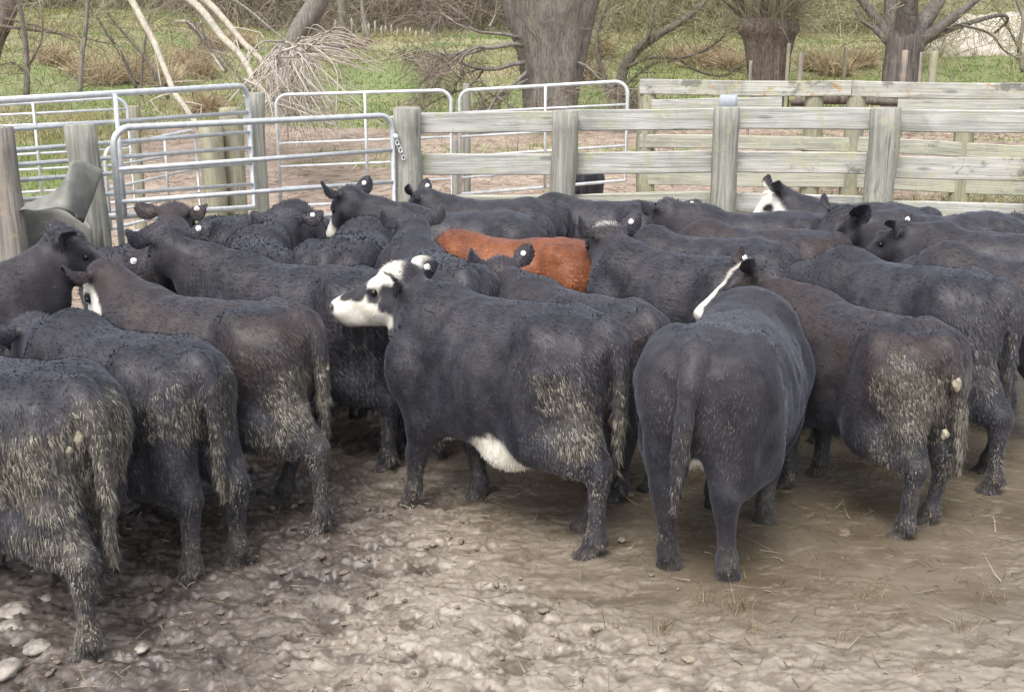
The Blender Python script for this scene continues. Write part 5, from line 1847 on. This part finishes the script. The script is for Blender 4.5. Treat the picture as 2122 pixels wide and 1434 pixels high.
# ------------------------------------------------------------------ stones, clods, straw in the pen
for k, (px, py, w, hh, lab) in enumerate(((27, 1268, 62, 44, "largest pale stone in the mud, at the left edge below the front calf"),
                                         (24, 1298, 44, 26, "flat pale stone just below the largest stone at the left edge"),
                                         (10, 1388, 56, 40, "pale stone in the bottom left corner of the photo"),
                                         (78, 1340, 46, 34, "rounded pale stone between the bottom left corner and the front hoof"),
                                         (100, 1238, 26, 20, "small pale stone right of the largest stone"),
                                         (14, 1160, 30, 34, "upright whitish stone at the left edge under the front calf belly"),
                                         (292, 1343, 26, 20, "single whitish stone right of the front calf's hoof"),
                                         (66, 1183, 18, 12, "tiny pale stone under the front calf, right of the upright one"),
                                         (1020, 948, 22, 12, "small light stone on the wet ground below the white-faced calf's chest"),
                                         (488, 1138, 26, 34, "glossy grey stone standing by the second calf's hind hoof"))):
    c = at_z(px, py, 0.004)
    t = np.linalg.norm(c - [0, 0, CAMZ])
    V, Q = rock((0, 0, 0), (w / FPX * t / 2, hh / FPX * t * 0.8, w / FPX * t * 0.42), 90 + k)
    o = link("stone", mesh_from("stone", V, Q, None, M_STONE))
    o.location = c
    tag(o, lab, "stone", "pale stones in the mud")

rng = np.random.default_rng(91)
mb = MB()
for k in range(260):
    x, y = rng.uniform(-1.9, 0.7), rng.uniform(3.2, 5.3)
    w_, d_, _, _ = ground_masks(np.array([x]), np.array([y]))
    if w_[0] > 0.4 and rng.uniform() < 0.9:
        continue
    r = rng.uniform(0.006, 0.024)
    V, Q = rock((0, 0, 0), (r, r * rng.uniform(0.5, 0.9), r), int(rng.integers(1e5)), 0.42)
    V += 0.25 * r * np.stack([fbm(V * 90 + k, k, 2), fbm(V * 90 + k, k + 3, 2), fbm(V * 90 + k, k + 6, 2)], -1)
    a = rng.uniform(0, 6.28)
    V = V @ np.array([[cos(a), sin(a), 0], [-sin(a), cos(a), 0], [0, 0, 1]]) + [x, y, rng.uniform(-0.01, 0.008)]
    t = np.array([0.27, 0.225, 0.18]) * (1 - d_[0]) + np.array([0.20, 0.16, 0.13]) * d_[0]
    mb.add(V, Q, None, (*(t * rng.uniform(0.7, 1.15)), 1))
o = mb.build("mud_clods", M_STRAND, col="tone")
tag(o, "small clods of mud and pebbles trodden up in the yard", "mud", kind="stuff")

rng = np.random.default_rng(92)
mb = MB()
n = 2600
x, y = rng.uniform(-1.8, 2.3, n), rng.uniform(3.1, 6.2, n)
P = np.stack([x, y, np.full(n, 0.012)], -1)
D = unit(np.stack([rng.normal(size=n), rng.normal(size=n), rng.uniform(-0.05, 0.25, n)], -1))
mb.add(*ribbons(P, D, rng.uniform(0.02, 0.10, n), rng.uniform(0.0025, 0.006, n), 0.5, rng, 3, tones(n, rng, (0.06, 0.045, 0.03), (0.10, 0.08, 0.055), (0.20, 0.15, 0.10), (0.36, 0.31, 0.23))))
# thin tufts of trodden grass standing in the slurry
for (px, py, k, hh) in ((1525, 1262, 60, 0.12), (1370, 1310, 40, 0.10), (1800, 1245, 30, 0.10), (1990, 1310, 34, 0.12), (1560, 1310, 34, 0.09), (1680, 1160, 14, 0.08), (1740, 1330, 26, 0.08), (2060, 1250, 20, 0.10), (1450, 1250, 20, 0.10), (1240, 1330, 12, 0.06), (1900, 1390, 24, 0.08)):
    c = at_z(px, py, 0.0)
    Pt = c + np.stack([rng.normal(size=k) * 0.025, rng.normal(size=k) * 0.02, np.zeros(k)], -1)
    Dt = unit(np.stack([rng.normal(size=k) * 0.35, rng.normal(size=k) * 0.35, np.ones(k)], -1))
    mb.add(*ribbons(Pt, Dt, rng.uniform(0.4, 1, k) * hh, np.full(k, 0.0028), 0.25, rng, 3, tones(k, rng, (0.36, 0.29, 0.18), (0.26, 0.20, 0.12), (0.12, 0.09, 0.06))))
o = mb.build("trodden_straw", M_STRAND, col="tone")
tag(o, "bits of straw and sparse dry blades in the slurry", "straw", kind="stuff")
